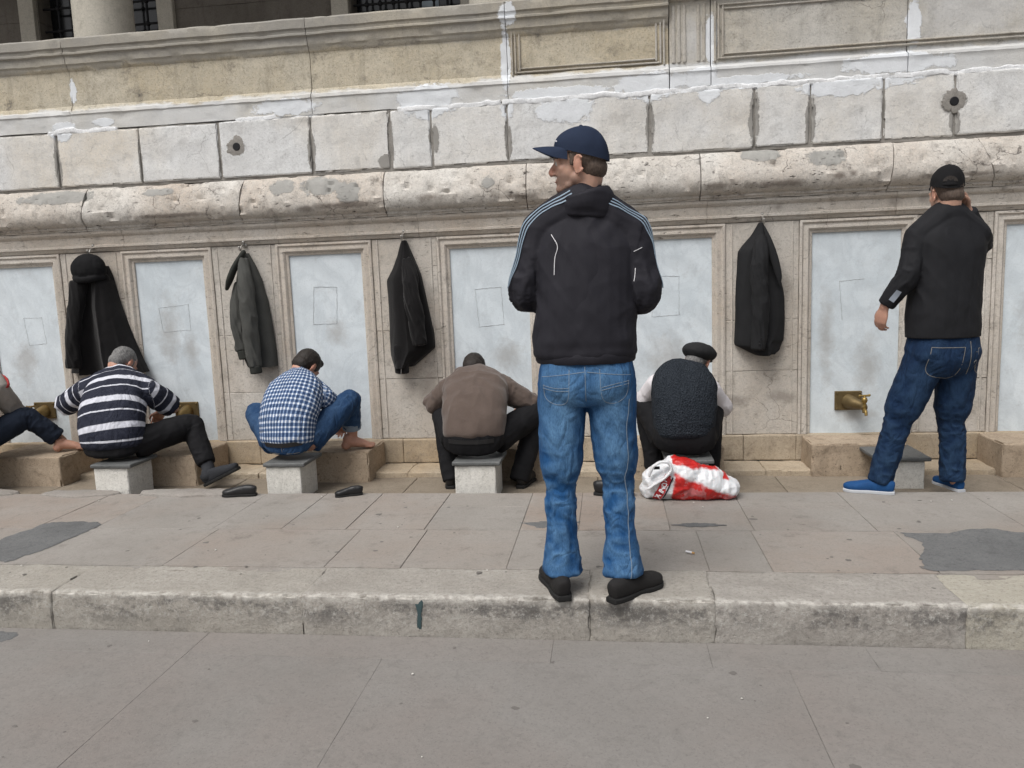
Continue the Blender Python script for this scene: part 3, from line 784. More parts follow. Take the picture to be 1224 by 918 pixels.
def tap(xc, zc, label, bright=False, dx=0.0):
    e = empty('brass_tap', (xc, 5.43, zc), label, 'tap', 'brass taps on the marble panels')
    b = MB(); b.add(*rough_box(xc - .088, xc + .088, 5.416, 5.436, zc - .065, zc + .065, .004, .03, .001, 9, 5)); 
    for sx in (-1, 1):
        for sz in (-1, 1): b.add(*blob((xc + sx * .075, 5.414, zc + sz * .052), (.006, .004, .006), None, 8, 6))
    b.build('back_plate', M['brass_dull'], e)
    b = MB(); b.add(*tube([(xc, 5.42, zc - .005), (xc + dx * .3, 5.37, zc - .008), (xc + dx, 5.31, zc - .020), (xc + dx, 5.275, zc - .030)], [.050, .040, .026, .020], 18, 5, cap=.3))
    b.add(*tube([(xc + dx, 5.285, zc - .030), (xc + dx, 5.278, zc - .062)], [.013, .011], 12, 3, cap=.2)); b.build('spout', M['brass'] if not bright else M['brass_dull'], e)
    b = MB(); bm = M['brass_bright'] if bright else M['brass']
    xx = xc + dx
    b.add(*tube([(xx, 5.275, zc - .05), (xx, 5.275, zc + .045)], [.011, .010], 12, 3)); b.add(*tube([(xx, 5.275, zc + .02), (xx, 5.275, zc + .028)], [.019, .019], 12, 1))
    b.add(*tube([(xx - .03, 5.275, zc + .052), (xx + .03, 5.275, zc + .055)], [.007, .007], 10, 3)); b.add(*blob((xx - .03, 5.275, zc + .053), .009, None, 10, 8)); b.add(*blob((xx + .03, 5.275, zc + .056), .009, None, 10, 8))
    b.add(*tube([(xx, 5.275, zc - .04), (xx, 5.245, zc - .048), (xx, 5.235, zc - .072)], [.012, .011, .010], 12, 4, cap=.2))
    b.build('handle', bm, e)
tap(-4.385, .41, 'brass tap left of the striped polo man, over the bare foot')
tap(-3.20, .39, 'brass tap just right of the striped polo man, above his knee')
tap(1.60, .38, 'brass tap with bright valve on the marble panel left of the man in black', True, .06)

def hook(x, z, label):
    e = empty('coat_hook', (x, 5.40, z), label, 'hook', 'metal coat hooks on the wall')
    b = MB(); b.add(*tube([(x, 5.40, z + .03), (x, 5.388, z + .03)], [.022, .020], 14, 1, cap=.3)); b.build('rosette', M['steel'], e)
    b = MB(); b.add(*tube([(x, 5.39, z + .03), (x, 5.35, z + .025), (x, 5.325, z + .0), (x, 5.318, z - .012), (x, 5.305, z + .012)], [.008, .007, .006, .006, .008], 10, 4))
    b.add(*blob((x, 5.376, z + .05), .012, None, 10, 8)); b.build('prong', M['steel'], e)
hook(-3.80, 1.60, 'steel hook holding the black coat and the hat')
hook(-2.622, 1.575, 'steel hook holding the grey green jacket')
hook(-1.428, 1.60, 'steel hook holding the black jacket beside the brown sweater man')
hook(1.018, 1.60, 'steel hook holding the black blazer right of the flat cap man')
# ================================================================== CLOTH MATERIALS
def skin_mat(name, c, flush=(.42, .16, .11)):
    m = Mat(name, .5, .35)
    n = m.noise(26, 4, .6); col = m.mix(m.ramp(n, .35, .7), c, tuple(v * .82 for v in c))
    col = m.mix(m.mul(m.attr('flush'), .5), col, flush)
    col = m.mix(m.mul(m.attr('stubble'), .55), col, (.13, .095, .08))
    m.color(col); m.b.inputs['Subsurface Weight'].default_value = .12; m.b.inputs['Subsurface Radius'].default_value = (.01, .004, .002)
    m.bump(m.noise(240, 3, .6), .12, .001)
    return m.m
M['skin'] = skin_mat('skin', (.52, .315, .235))
M['skin_ruddy'] = skin_mat('skin_ruddy', (.50, .275, .20))
def hair_mat(name, c, c2):
    m = Mat(name, .6, .3); n = m.noise(140, 4, .7, m.map((1, 1, .35)))
    m.color(m.mix(m.ramp(n, .3, .7), c, c2)); m.bump(n, .8, .004); return m.m
M['hair_black'] = hair_mat('black_hair', (.010, .008, .007), (.035, .028, .024))
M['hair_brown'] = hair_mat('short_brown_hair', (.055, .04, .032), (.13, .095, .075))
M['hair_grey'] = hair_mat('grey_hair', (.06, .06, .06), (.26, .255, .25))
M['nylon'] = fabric('black_nylon', (.0185, .018, .0235), rough=.74, weave=900, bump=.05, spec=.2, var=.10, crease=.24)
M['black_shirt'] = fabric('black_cotton_shirt', (.012, .0125, .015), rough=.8, weave=700, bump=.12, spec=.25)
M['black_wool'] = fabric('black_wool', (.0095, .009, .0095), rough=.95, weave=350, bump=.4, sheen=.1)
M['black_suit'] = fabric('charcoal_suit', (.020, .0205, .022), rough=.85, weave=500, bump=.2)
M['black_trousers'] = fabric('black_trousers', (.012, .012, .0135), rough=.85, weave=500, bump=.2)
M['navy_trousers'] = fabric('navy_trousers', (.016, .022, .036), rough=.9, weave=420)
M['brown_knit'] = fabric('brown_knit', (.105, .080, .068), (.085, .064, .054), rough=.95, weave=300, bump=.45, sheen=.2)
M['olive_cloth'] = fabric('olive_grey_cotton', (.074, .075, .070), (.055, .056, .053), rough=.9, weave=420, bump=.3)
M['olive_rib'] = fabric('dark_olive_rib', (.04, .042, .038), rough=.95, weave=300, bump=.4)
M['grey_knit'] = fabric('grey_coat_cloth', (.30, .28, .26), (.24, .22, .20), rough=.95, weave=300, bump=.4)
M['red_cloth'] = fabric('dark_red_cloth', (.34, .045, .045), rough=.9)
M['white_shirt'] = fabric('white_shirt', (.62, .60, .62), (.55, .53, .55), rough=.8, weave=700, bump=.15)
M['navy_cap'] = fabric('navy_cap_cotton', (.022, .032, .060), rough=.9, weave=600, bump=.2)
M['black_cap'] = fabric('black_cap_cotton', (.011, .011, .012), rough=.9, weave=600, bump=.2)
M['stripe'] = plain('pale_blue_tape', (.25, .33, .41), .6, bump=0)
M['piping'] = plain('white_piping', (.72, .72, .74), .6, bump=0)
M['thread'] = plain('pale_denim_thread', (.20, .25, .31), .8, bump=0)
M['thread_tan'] = plain('tan_denim_thread', (.20, .19, .17), .8, bump=0)
M['shoe_black'] = plain('black_leather', (.010, .010, .011), .42, spec=.45, nscale=60, bump=.25)
M['shoe_suede'] = plain('black_suede', (.016, .015, .015), .85, nscale=80, bump=.4)
M['sole'] = plain('black_rubber_sole', (.014, .014, .014), .75)
M['shoe_blue'] = fabric('bright_blue_canvas', (.014, .065, .185), (.011, .048, .14), rough=.7, weave=500)
M['sole_white'] = plain('pale_sole', (.45, .47, .50), .7)
M['sock'] = fabric('charcoal_sock', (.035, .037, .042), rough=.95, weave=300, bump=.4)
M['cuff_grey'] = plain('grey_cuff_lining', (.30, .34, .40), .8)
M['eye_white'] = plain('eye', (.55, .52, .48), .25, bump=0)
M['eye_dark'] = plain('dark_iris', (.02, .012, .008), .2, bump=0)

def denim(name, dark, mid, light, seed=0):
    m = Mat(name, .88, .2)
    n = m.ramp(m.noise(5, 4, .6, m.map((1, 1, .4), (seed, seed, 0))), .2, .8)
    col = m.mix(n, dark, mid)
    f = m.math('ADD', m.attr('fade'), m.mul(m.math('SUBTRACT', m.noise(22, 4, .7, m.map((1, 1, .35))), .5), .35))
    col = m.mix(m.ramp(f, .05, 1.0, 0, 1), col, light)
    tw = m.wave(260, 1.5, m.map((1, 1, 1), (0, 0, 0), (0, .7, .3)), 2, 3)
    col = m.mix(m.mul(tw, .16), col, tuple(min(1, v * 1.7) for v in mid))
    col = m.mix(m.ramp(m.noise(230, 4, .8, m.map((1, 1, .3))), .42, .68, 0, .55), col, tuple(v * .55 for v in dark))
    m.color(col); m.bump(m.noise(360, 2, .6, m.map((1, 1, .4))), .3, .002); m.bump(m.noise(40, 4, .6), .22, .004)
    cz = m.math('ABSOLUTE', m.math('SUBTRACT', m.noise(11, 2, .4, m.map((1, 1, .6)), 1.1), .5)); m.bump(m.ramp(cz, 0, .16), .35, .016)
    return m.m
M['jeans_light'] = denim('washed_denim', (.009, .048, .140), (.018, .086, .225), (.145, .285, .45), 1)
M['jeans_dark'] = denim('dark_denim', (.0045, .015, .042), (.008, .026, .068), (.032, .068, .125), 2)
M['jeans_mid'] = denim('mid_denim', (.012, .036, .09), (.018, .052, .125), (.07, .13, .23), 3)

def polo_mat():
    m = Mat('striped_polo_jersey', .9, .15)
    al = m.attr('along')
    f = m.math('FRACT', m.math('DIVIDE', m.math('ADD', al, m.attr('stripe_shift')), .152))
    broad = m.mul(m.ramp(f, .02, .045), m.ramp(f, .255, .23)); thin = m.mul(m.ramp(f, .645, .66), m.ramp(f, .715, .70))
    s = m.math('MAXIMUM', broad, thin)
    col = m.mix(s, (.011, .014, .028), (.60, .615, .68))
    m.color(m.mix(m.ramp(m.noise(400, 2, .6), .4, .7, 0, .2), col, (.2, .2, .22)))
    m.bump(m.noise(420, 2, .6), .25, .002); m.bump(m.noise(36, 3, .6), .15, .004)
    cz = m.math('ABSOLUTE', m.math('SUBTRACT', m.noise(11, 2, .4, m.map((1, 1, .6)), 1.1), .5)); m.bump(m.ramp(cz, 0, .16), .45, .016)
    return m.m
M['polo'] = polo_mat()

def check_mat():
    m = Mat('blue_check_cotton', .85, .2)
    p = .0275
    def line(v):
        f = m.math('FRACT', m.math('DIVIDE', v, p)); return m.mul(m.ramp(f, .0, .06), m.ramp(f, .68, .62))
    a, b = line(m.attr('along')), line(m.attr('across'))
    col = m.mix(m.mul(a, .82), (.66, .70, .76), (.065, .145, .30)); col = m.mix(m.mul(b, .80), col, (.045, .105, .235))
    col = m.mix(m.mul(m.mul(a, b), .8), col, (.012, .030, .085))
    m.color(m.mix(m.ramp(m.noise(12, 3), .4, .7, 0, .12), col, (.1, .14, .22)))
    m.bump(m.noise(700, 2, .6), .15, .001)
    cz = m.math('ABSOLUTE', m.math('SUBTRACT', m.noise(11, 2, .4, m.map((1, 1, .6)), 1.1), .5)); m.bump(m.ramp(cz, 0, .16), .5, .016)
    return m.m
M['check'] = check_mat()

def vest_mat():
    m = Mat('charcoal_cable_knit', .97, .1)
    n = m.noise(120, 3, .7); v = m.voro(95)
    col = m.mix(m.ramp(n, .3, .7), (.010, .013, .018), (.036, .043, .053))
    col = m.mix(m.ramp(m.noise(200, 2, .8), .6, .75, 0, .5), col, (.10, .115, .13))
    m.color(col); m.bump(v, .9, .008); m.bump(m.noise(260, 2, .7), .5, .003); rb = m.wave(34, 1.5, None, 2, 2); m.bump(rb, .35, .006); return m.m
M['vest'] = vest_mat()

# ================================================================== BODY BUILDERS
def basis(x, y, z, o, s=1.0):
    m = np.eye(4); m[:3, 0] = np.array(x) * s; m[:3, 1] = np.array(y) * s; m[:3, 2] = np.array(z) * s; m[:3, 3] = o; return m

def hand_parts(wrist, fdir, back, thumb_sign, curl=.5, spread=.12, s=1.0):
    """palm, four fingers, thumb; fdir = towards the fingers, back = out of the back of the hand"""
    y = nrm(fdir); z = nrm(np.array(back) - y * (np.array(back) @ y)); x = np.cross(y, z) * thumb_sign
    Mx = basis(x, y, z, wrist, s); P = []
    P.append(tube([(0, -.03, 0), (0, .01, 0), (0, .05, .002), (.001, .085, 0)], [(.026, .021), (.028, .019), (.039, .016), (.040, .013)], 14, 4, (1, 0, 0), .6))
    for bx, by, L, r in [(.029, .088, .070, .0086), (.010, .094, .079, .0088), (-.010, .091, .073, .0084), (-.028, .083, .057, .0075)]:
        a = .15; p = np.array([bx * .8, by - .03, 0]); pts = [p]; p = np.array([bx, by, 0.]); pts.append(p)
        for fr, k in ((.45, 1.0), (.30, 1.25), (.25, .8)):
            a += curl * k; d = np.array([bx * spread * 4, math.cos(a), -math.sin(a)]); p = p + nrm(d) * L * fr; pts.append(p)
        P.append(tube(pts, [r * 1.05, r * 1.08, r, r * .92, r * .8], 10, 3, None, .8))
    P.append(tube([(.012, .02, -.004), (.034, .042, -.012), (.050, .066, -.022), (.052, .092, -.034)], [.016, .0135, .0105, .008], 10, 4, None, .8))
    return [xf(p, Mx) for p in P]

def foot_parts(heel, toe, up=(0, 0, 1)):
    """bare foot with five toes, sole on the line heel-toe"""
    h = np.array(heel, float); t = np.array(toe, float); L = np.linalg.norm(t - h); y = (t - h) / L; z = nrm(np.array(up) - y * (np.array(up) @ y)); x = np.cross(y, z)
    s = L / .25; Mx = basis(x, y, z, h, s)
    P = [blob((0, .03, .036), (.034, .038, .037)), tube([(0, .05, .10), (0, .05, .065), (0, .10, .052), (0, .15, .038), (0, .195, .024)], [(.035, .038), (.037, .042), (.040, .039), (.047, .031), (.049, .021)], 14, 4, (1, 0, 0), .5)]
    for bx, L_, r in [(-.036, .248, .0165), (-.012, .246, .0125), (.009, .239, .0118), (.027, .229, .0112), (.041, .216, .0108)]:
        P.append(tube([(bx * .9, .17, .017), (bx, L_ - .03, .018), (bx * 1.03, L_ - .008, .013)], [r * 1.05, r, r * .95], 10, 3, None, .8))
    return [xf(p, Mx) for p in P]

def shoe(heel, toe, parent, mat, sole_mat, name='shoe', tall=.075, h=.0, up=(0, 0, 1), base=None, opening=False, label=None):
    hh = np.array(heel, float); t = np.array(toe, float); L = np.linalg.norm(t - hh); y = (t - hh) / L; z = nrm(np.array(up) - y * (np.array(up) @ y)); x = np.cross(y, z)
    s = L / .30; Mx = basis(x, y, z, hh, s)
    T = [.012, .04, .09, .14, .19, .235, .27, .292]; W = [.026, .035, .038, .036, .043, .049, .044, .026]; H = [tall * .85, tall, tall * 1.02, tall * .9, tall * .76, tall * .62, tall * .54, tall * .38]
    up_ = tube([(0, a, b / 2 + .012) for a, b in zip(T, H)], [(w, b / 2 + .008) for w, b in zip(W, H)], 20, 4, (1, 0, 0), .25, 2.4)
    me = fuse([xf(up_, Mx)], .005 * s, 3)
    P = get_co(me); N = get_no(me); P = P + N * (fbm(P * 26, 3, 5) * .0022)[:, None]; set_co(me, P)
    o = link_mesh(name, me, mat, parent, base)
    so = tube([(0, a, .010) for a in [.004] + T[1:-1] + [.298]], [(w * 1.08, .012) for w in W], 20, 4, (1, 0, 0), .1, 5)
    b = MB(); b.add(*xf(so, Mx)); b.build('sole', sole_mat, o)
    if opening:
        b = MB(); b.add(*xf(blob((0, .085, tall * .93), (.026, .058, .018)), Mx)); b.build('opening', M['black_cap'], o)
    return o

def head_matrix(c, yaw, pitch, roll=0, s=.93):
    R = Matrix.Rotation(math.radians(yaw), 4, 'Z') @ Matrix.Rotation(math.radians(-pitch), 4, 'X') @ Matrix.Rotation(math.radians(roll), 4, 'Y')
    return np.array(Matrix.Translation(c) @ R @ Matrix.Scale(s, 4))

def head_parts():
    P = [blob((0, -.012, .035), (.075, .099, .088)), blob((0, .036, -.022), (.062, .057, .082)), blob((0, .034, -.062), (.054, .052, .046)), blob((.044, .004, -.052), (.020, .032, .026)), blob((-.044, .004, -.052), (.020, .032, .026)),
         tube([(-.042, .078, .026), (0, .091, .028), (.042, .078, .026)], [.010, .012, .010]),
         tube([(0, .090, .016), (0, .103, -.002), (0, .116, -.020), (0, .114, -.031)], [(.008, .010), (.010, .011), (.0125, .0105), (.013, .009)], 12, 4, (1, 0, 0), .8),
         blob((.012, .100, -.031), (.010, .011, .008)), blob((-.012, .100, -.031), (.010, .011, .008)),
         blob((0, .088, -.056), (.022, .011, .007)), blob((0, .086, -.067), (.020, .011, .008)), blob((0, .080, -.090), (.024, .018, .019)),
         tube([(-.042, .036, -.078), (0, .074, -.094), (.042, .036, -.078)], [.016] * 3)]
    for s in (-1, 1):
        P.append(blob((s * .042, .056, -.012), (.019, .024, .020)))
        P.append(blob((s * .032, .076, .010), (.016, .012, .013)))
        P.append(blob((s * .080, -.010, -.006), (.008, .016, .030)))
        el = [(s * (.083 + .006 * math.cos(a)), -.012 - .019 * math.cos(a + .3) , -.004 + .033 * math.sin(a + .3)) for a in np.linspace(.5, 2 * PI - .9, 12)]
        P.append(tube(el, [.0052] * 12, 8, 2))
        P.append(blob((s * .081, -.002, -.036), (.006, .008, .008)))
    P.append(tube([(0, -.045, -.01), (0, -.040, -.06), (0, -.036, -.12)], [(.055, .055), (.052, .055), (.054, .058)], 16, 4, (1, 0, 0), .3))
    return P

def hair_parts(style):
    if style == 'crop':
        return [blob((0, -.020, .040), (.0785, .0965, .089)), blob((0, -.055, -.015), (.066, .060, .055)), tube([(-.072, .016, .03), (-.070, .018, .0)], [(.005, .010)] * 2, 8, 2, (1, 0, 0)), tube([(.072, .016, .03), (.070, .018, .0)], [(.005, .010)] * 2, 8, 2, (1, 0, 0))]
    if style == 'full':
        return [blob((0, -.018, .045), (.083, .104, .093)), blob((0, -.058, -.010), (.072, .062, .062)), blob((0, .05, .095), (.055, .04, .03))]
    return [blob((0, -.028, .02), (.0775, .088, .070)), blob((0, -.055, -.02), (.066, .060, .056))]

def ball_cap(Mx, parent, mat, visor=True, opening=False, emblem=False):
    n, k = 40, 16; V = []; F = []
    def zb(y): return .042 + .030 * (y / .1)
    for i in range(k + 1):
        ph = PI / 2 * i / k
        for j in range(n):
            th = 2 * PI * j / n
            sn = math.sin(ph); x = .0855 * sn * math.cos(th); y = -.012 + .111 * sn * math.sin(th)
            seam = 1 - .012 * (math.exp(-((((j / n * 6) % 1) - .5) / .04) ** 2)) * (.3 + math.sin(ph))
            V.append((x * seam, y * seam, zb(y) + (.150 - zb(y)) * max(0, math.cos(ph)) ** .85))
    # turned-in lower edge
    for j in range(n):
        x, y, z = V[k * n + j]; V.append((x * .93, (y + .014) * .93 - .014, z + .006))
    for i in range(k + 1):
        for j in range(n): F.append((i * n + j, (i + 1) * n + j, (i + 1) * n + (j + 1) % n, i * n + (j + 1) % n))
    V = np.array(V); V += np.stack([fbm(V * 30, 3, s) * .0016 for s in (1, 2, 3)], 1)
    b = MB(); b.add(*xf((V, F), Mx)); b.add(*xf(blob((0, -.012, .150), (.008, .008, .005), None, 12, 8), Mx))
    cap = b.build('cap', mat, parent)
    if visor:
        V = []; F = []; nu, nv = 24, 10
        for lay in (0, 1):
            for i in range(nv + 1):
                v = i / nv
                for j in range(nu + 1):
                    u = -1 + 2 * j / nu; a = u * 1.12
                    x0, y0 = .083 * math.sin(a), -.014 + .109 * math.cos(a)
                    ext = .092 * max(0, 1 - u * u) ** .55
                    x = x0 + v * ext * math.sin(a) * .25; y = y0 + v * ext
                    z = zb(y0) + .004 - .042 * u * u * v - .010 * v * v + .012 * v + (.0035 if lay else 0)
                    V.append((x, y, z))
        m = (nv + 1) * (nu + 1)
        for i in range(nv):
            for j in range(nu):
                q = (i * (nu + 1) + j, i * (nu + 1) + j + 1, (i + 1) * (nu + 1) + j + 1, (i + 1) * (nu + 1) + j)
                F.append(q[::-1]); F.append(tuple(m + t for t in q))
        for j in range(nu):
            a, c = nv * (nu + 1) + j, nv * (nu + 1) + j + 1; F.append((a, c, m + c, m + a))
        b = MB(); b.add(*xf((V, F), Mx)); b.build('visor', mat, cap)
    if opening:
        b = MB(); pts = [(.036 * math.cos(a), -.117 + .004 * math.sin(a) , .042 + .030 * math.sin(a)) for a in np.linspace(0, PI, 14)]
        V = [(0, -.1185, .044)] + [(x, y - .0 - .006 * (1 - abs(x) / .04), z) for x, y, z in pts]
        V2 = [(x, y + .012, z) for x, y, z in V]; nn = len(V)
        F = [(0, i, i + 1) for i in range(1, nn - 1)] + [(nn, nn + i + 1, nn + i) for i in range(1, nn - 1)]
        b.add(*xf((np.array(V + V2), F), Mx)); b.build('opening', M['hair_black'], cap)
        b = MB(); st = [(.05 * u, -.1255 + .03 * u * u, .026 + .002 * u) for u in np.linspace(-1, 1, 12)]
        b.add(*xf(tube(st, [(.003, .008)] * 12, 8, 2, (0, 1, 0)), Mx)); b.build('strap', mat, cap)
    if emblem:
        b = MB(); pts = [(-.035, .084, .098), (-.042, .078, .092), (-.036, .086, .094), (-.026, .094, .102)]
        pts = [np.array(p) for p in pts]; s = Surf(cap.data)
        off = np.array(BASE[cap.name]); Q = []
        for p in pts:
            w = xf(([p], []), Mx)[0][0]; l, nn_ = s.snap(w - off); Q.append(l + off + nn_ * .001)
        b.add(*tube(Q, [.0008, .0018, .0014, .0006], 8, 4)); b.build('emblem', M['piping'], cap)
    return cap

def person(label, base, J, top, bottom, opts):
    """J: joints; every garment is grown over one continuous body"""
    R = J.get('r', {}); A = lambda k: np.array(J[k], float)
    side = J.get('side', (1, 0, 0)); ra = R.get('arm', (.062, .056, .046)); rl = R.get('leg', (.092, .082, .066, .064, .05))
    # ---------------- body
    B = []
    sp = J['spine']
    B.append(tube([s[0] for s in sp[:-1]], [(s[1] * .84, s[2] * .84) for s in sp[:-1]], 18, 4, side, .25))
    pel = np.array(J['pelvis'], float)
    B.append(blob(pel, R.get('pelvis_in', (.115, .08, .075))))
    Mx = head_matrix(*J['head']); hc = Mx[:3, 3]; nb = np.array(sp[-1][0])
    for p in head_parts()[:-1]: B.append(xf(p, Mx))
    nk = xf(([(0, -.040, -.02), (0, -.040, -.055)], []), Mx)[0]
    B.append(tube([nk[0], nk[1], nb, nb + (np.array(sp[-2][0]) - nb) * .6], [.053, .052, .058, .066], 16, 4, None, .4))
    arms = {}
    for S, sg in (('L', 1), ('R', -1)):
        sh, el, wr_ = A('sh' + S), A('el' + S), A('wr' + S); arms[S] = (sh, el, wr_)
        B.append(tube([sh, (sh + el) / 2, el, (el * .55 + wr_ * .45), wr_], [.046, .043, .037, .034, .025], 14, 5))
        hd = J['hand' + S]; B += hand_parts(wr_, hd[0], hd[1], sg if len(hd) < 4 else hd[3], hd[2])
    B.append(tube([arms['L'][0], (np.array(sp[-2][0]) * .7 + np.array(sp[-1][0]) * .3), arms['R'][0]], [.045, .055, .045], 14, 5))
    legs = {}
    for S in 'LR':
        h, k, a = A('hip' + S), A('kn' + S), A('an' + S); legs[S] = (h, k, a)
        B.append(tube([h, (h + k) / 2, k, k * .6 + a * .4, a], [.066, .064, .050, .048, .034], 14, 5))
        f = J['foot' + S]
        if f[0] == 'bare': B += foot_parts(f[1], f[2], f[3] if len(f) > 3 else (0, 0, 1))
        else: B.append(tube([a, np.array(f[1]) * .75 + np.array(f[2]) * .25 + nrm(f[3] if f[0] == 'sock' else (0, 0, 1)) * .045, np.array(f[1]) * .35 + np.array(f[2]) * .65 + nrm(f[3] if f[0] == 'sock' else (0, 0, 1)) * .032], [.032, .030, .020], 12, 4))
    me = fuse(B, opts.get('voxel', .0046), 5)
    P = get_co(me); Lc = (P - hc) @ np.linalg.inv(Mx[:3, :3]).T
    near = (np.linalg.norm(P - hc, axis=1) < .19).astype(float)
    st = near * np.clip((-.022 - Lc[:, 2] - .35 * np.clip(.05 - Lc[:, 1], 0, .1)) / .02, 0, 1) * np.clip((Lc[:, 1] + .012) / .02, 0, 1) * np.clip((.108 - Lc[:, 1]) / .01, 0, 1)
    fl = near * np.clip(np.exp(-(((Lc[:, 0] ** 2) ** .5 - .082) / .012) ** 2) * np.exp(-((Lc[:, 1] + .012) / .03) ** 2) * np.exp(-((Lc[:, 2] + .004) / .04) ** 2) + np.exp(-((Lc[:, 1] - .115) / .014) ** 2), 0, 1)
    set_attr(me, 'stubble', st * opts.get('stubble', .3)); set_attr(me, 'flush', np.maximum(fl, opts.get('flush', 0) * (1 - near)))
    body = link_mesh('person', me, M[opts.get('skin', 'skin')], None, base)
    tag(body, label, 'person')
    out = {'body': body, 'Mx': Mx}
    # ---------------- hair
    if opts.get('hair'):
        hm = fuse([xf(p, Mx) for p in hair_parts(opts['hair'][0])], .005, 2)
        P = get_co(hm); N = get_no(hm); set_co(hm, P + N * (fbm(P * 55, 3, 3) * .003)[:, None])
        link_mesh('hair', hm, M[opts['hair'][1]], body)
    # ---------------- top
    T = []; sc = top.get('sleeve', 1.0); sl = {}
    T.append(tube([s[0] for s in sp], [(s[1], s[2]) for s in sp], 28, 6, side, .25, top.get('power', 2.3)))
    mid = np.array(sp[-2][0]) * top.get('yoke', .65) + np.array(sp[-1][0]) * (1 - top.get('yoke', .65))
    T.append(tube([arms['L'][0], (arms['L'][0] + mid) / 2 + np.array((0, 0, .004)), mid, (arms['R'][0] + mid) / 2 + np.array((0, 0, .004)), arms['R'][0]], [ra[0], ra[0] * 1.08, ra[0] * 1.15, ra[0] * 1.08, ra[0]], 16, 5))
    for S in 'LR':
        sh, el, w = arms[S]; c = top.get('sleeve' + S, sc)
        if c >= 1: pts = [sh, (sh + el) / 2, el, el * .5 + w * .5, el + (w - el) * .93]; rr = [ra[0], (ra[0] + ra[1]) / 2, ra[1], (ra[1] + ra[2]) / 2, ra[2]]
        else: e = sh + (el - sh) * min(1, c * 2) if c <= .5 else el + (w - el) * (c - .5) * 2; pts = [sh, sh * .5 + e * .5, e] if c <= .5 else [sh, sh * .5 + el * .5, el, e]; rr = [ra[0], ra[0] * .98, ra[1] * 1.05] if c <= .5 else [ra[0], (ra[0] + ra[1]) / 2, ra[1], ra[2]]
        sl[S] = pts; T.append(tube(pts, rr, 16, 5, None, .15))
    T += top.get('extra', [])
    me = fuse(T, top.get('voxel', .006), top.get('smooth', 6))
    P = get_co(me); N = get_no(me)
    chains = [([s[0] for s in sp], .19, side), (sl['L'], .062, (0, 1, .3)), (sl['R'], .062, (0, 1, .3))]
    idx, al, an = bone_coords(P, chains)
    d = np.zeros(len(P)); w = top.get('wr', 1.0); tor = idx == 0; arm = ~tor
    Lt = np.linalg.norm(np.diff(np.array([s[0] for s in sp]), axis=0), axis=1).sum()
    fade = np.clip(al / .12, .25, 1)
    d += tor * w * .0070 * wr(al, an, 1.8, 1.5, 31, False) * fade             # long soft folds
    d += tor * w * .0062 * wr(al, an + al * 4.5, 3.2, 1.7, 33) * fade          # slanting folds
    d += tor * w * .0030 * wr(al, an - al * 6, 9, 1.4, 35) * (.4 + .6 * gauss(al, .06, .12))
    WP = P + np.stack([fbm(P * 4.5, 2, q) for q in (61, 62, 63)], 1) * .07
    n1 = fbm(WP * np.array([7.5, 7.5, 3.2]), 2, 64, .3); n2 = fbm(WP * np.array([10, 10, 5.5]), 2, 65, .3)
    d += w * (.0075 * (np.abs(n1) * -1.6 + .35) + .0045 * (.4 - np.abs(n2) * 1.8)) * np.where(tor, fade, 1) * top.get('crease', 1)
    for S, k in (('L', 1), ('R', 2)):
        le = np.linalg.norm(arms[S][1] - arms[S][0])
        m = idx == k
        d += m * w * (.0075 * gauss(al, le, .10) + .0025) * wr(al, an, 17, 1.3, 41 + k)
        d += m * w * .003 * wr(al, an + al * 9, 9, 1.6, 43 + k)
    if top.get('hem_pinch'):
        d -= tor * .004 * gauss(al, .045, .02)
    P2 = P + N * d[:, None]
    if 'clip_floor' in top: P2[:, 2] = np.maximum(P2[:, 2], top['clip_floor'])
    set_co(me, P2)
    rad = np.where(tor, .19, .065)
    set_attr(me, 'along', al); set_attr(me, 'across', np.where(tor, an * .165, an * .062) + 3); set_attr(me, 'stripe_shift', np.where(tor, top.get('shift', 0), top.get('shift_arm', .03)))
    out['top_surf'] = Surf(me)
    out['top'] = link_mesh(top.get('name', 'shirt'), me, M[top['mat']], body)
    # ---------------- trousers
    L = []
    wa = J['waist']
    L.append(tube([w_[0] for w_ in wa], [(w_[1], w_[2]) for w_ in wa], 24, 5, J.get('pside', side), .3, 2.3))
    for S in 'LR':
        h, k, a = legs[S]; e = k + (a - k) * bottom.get('len' + S, bottom.get('len', 1.0))
        bk = np.array(bottom.get('bulge', (0, 0, 0)))
        L.append(tube([h, h * .6 + k * .4, h * .2 + k * .8, k, k * .75 + e * .25, k * .35 + e * .65, e], [rl[0], (rl[0] + rl[1]) / 2, rl[1], rl[2], (rl[2] + rl[3]) / 2, rl[3], rl[4]], 18, 5, None, .12))
    me = fuse(L, bottom.get('voxel', .006), bottom.get('smooth', 7))
    P = get_co(me); N = get_no(me)
    ch = [([legs[S][0], legs[S][1], legs[S][2]], .08, (0, -1, 0)) for S in 'LR']
    idx, al, an = bone_coords(P, ch); d = np.zeros(len(P)); w = bottom.get('wr', 1.0); fdv = np.zeros(len(P))
    for k, S in enumerate('LR'):
        m = idx == k; lk = np.linalg.norm(legs[S][1] - legs[S][0]); la = lk + np.linalg.norm(legs[S][2] - legs[S][1])
        r1 = wr(al, an, 24, 1.2, 51 + k); r2 = wr(al, an + al * 4, 11, 1.6, 53 + k)
        kn = gauss(al, lk + .03, bottom.get('kw', .12)); ank = gauss(al, la - .05, .10)
        d += m * w * ((.0050 * kn + .0045 * ank * bottom.get('ankw', 1)) * r1 + .0026 * r2)
        d += m * w * .004 * gauss(al, .02, .1) * wr(al, an, 9, 2, 57 + k)
        fdv += m * (np.clip(r1, -.3, 1) * (kn + ank) * .38 + .15 * np.clip(r2, 0, 1))
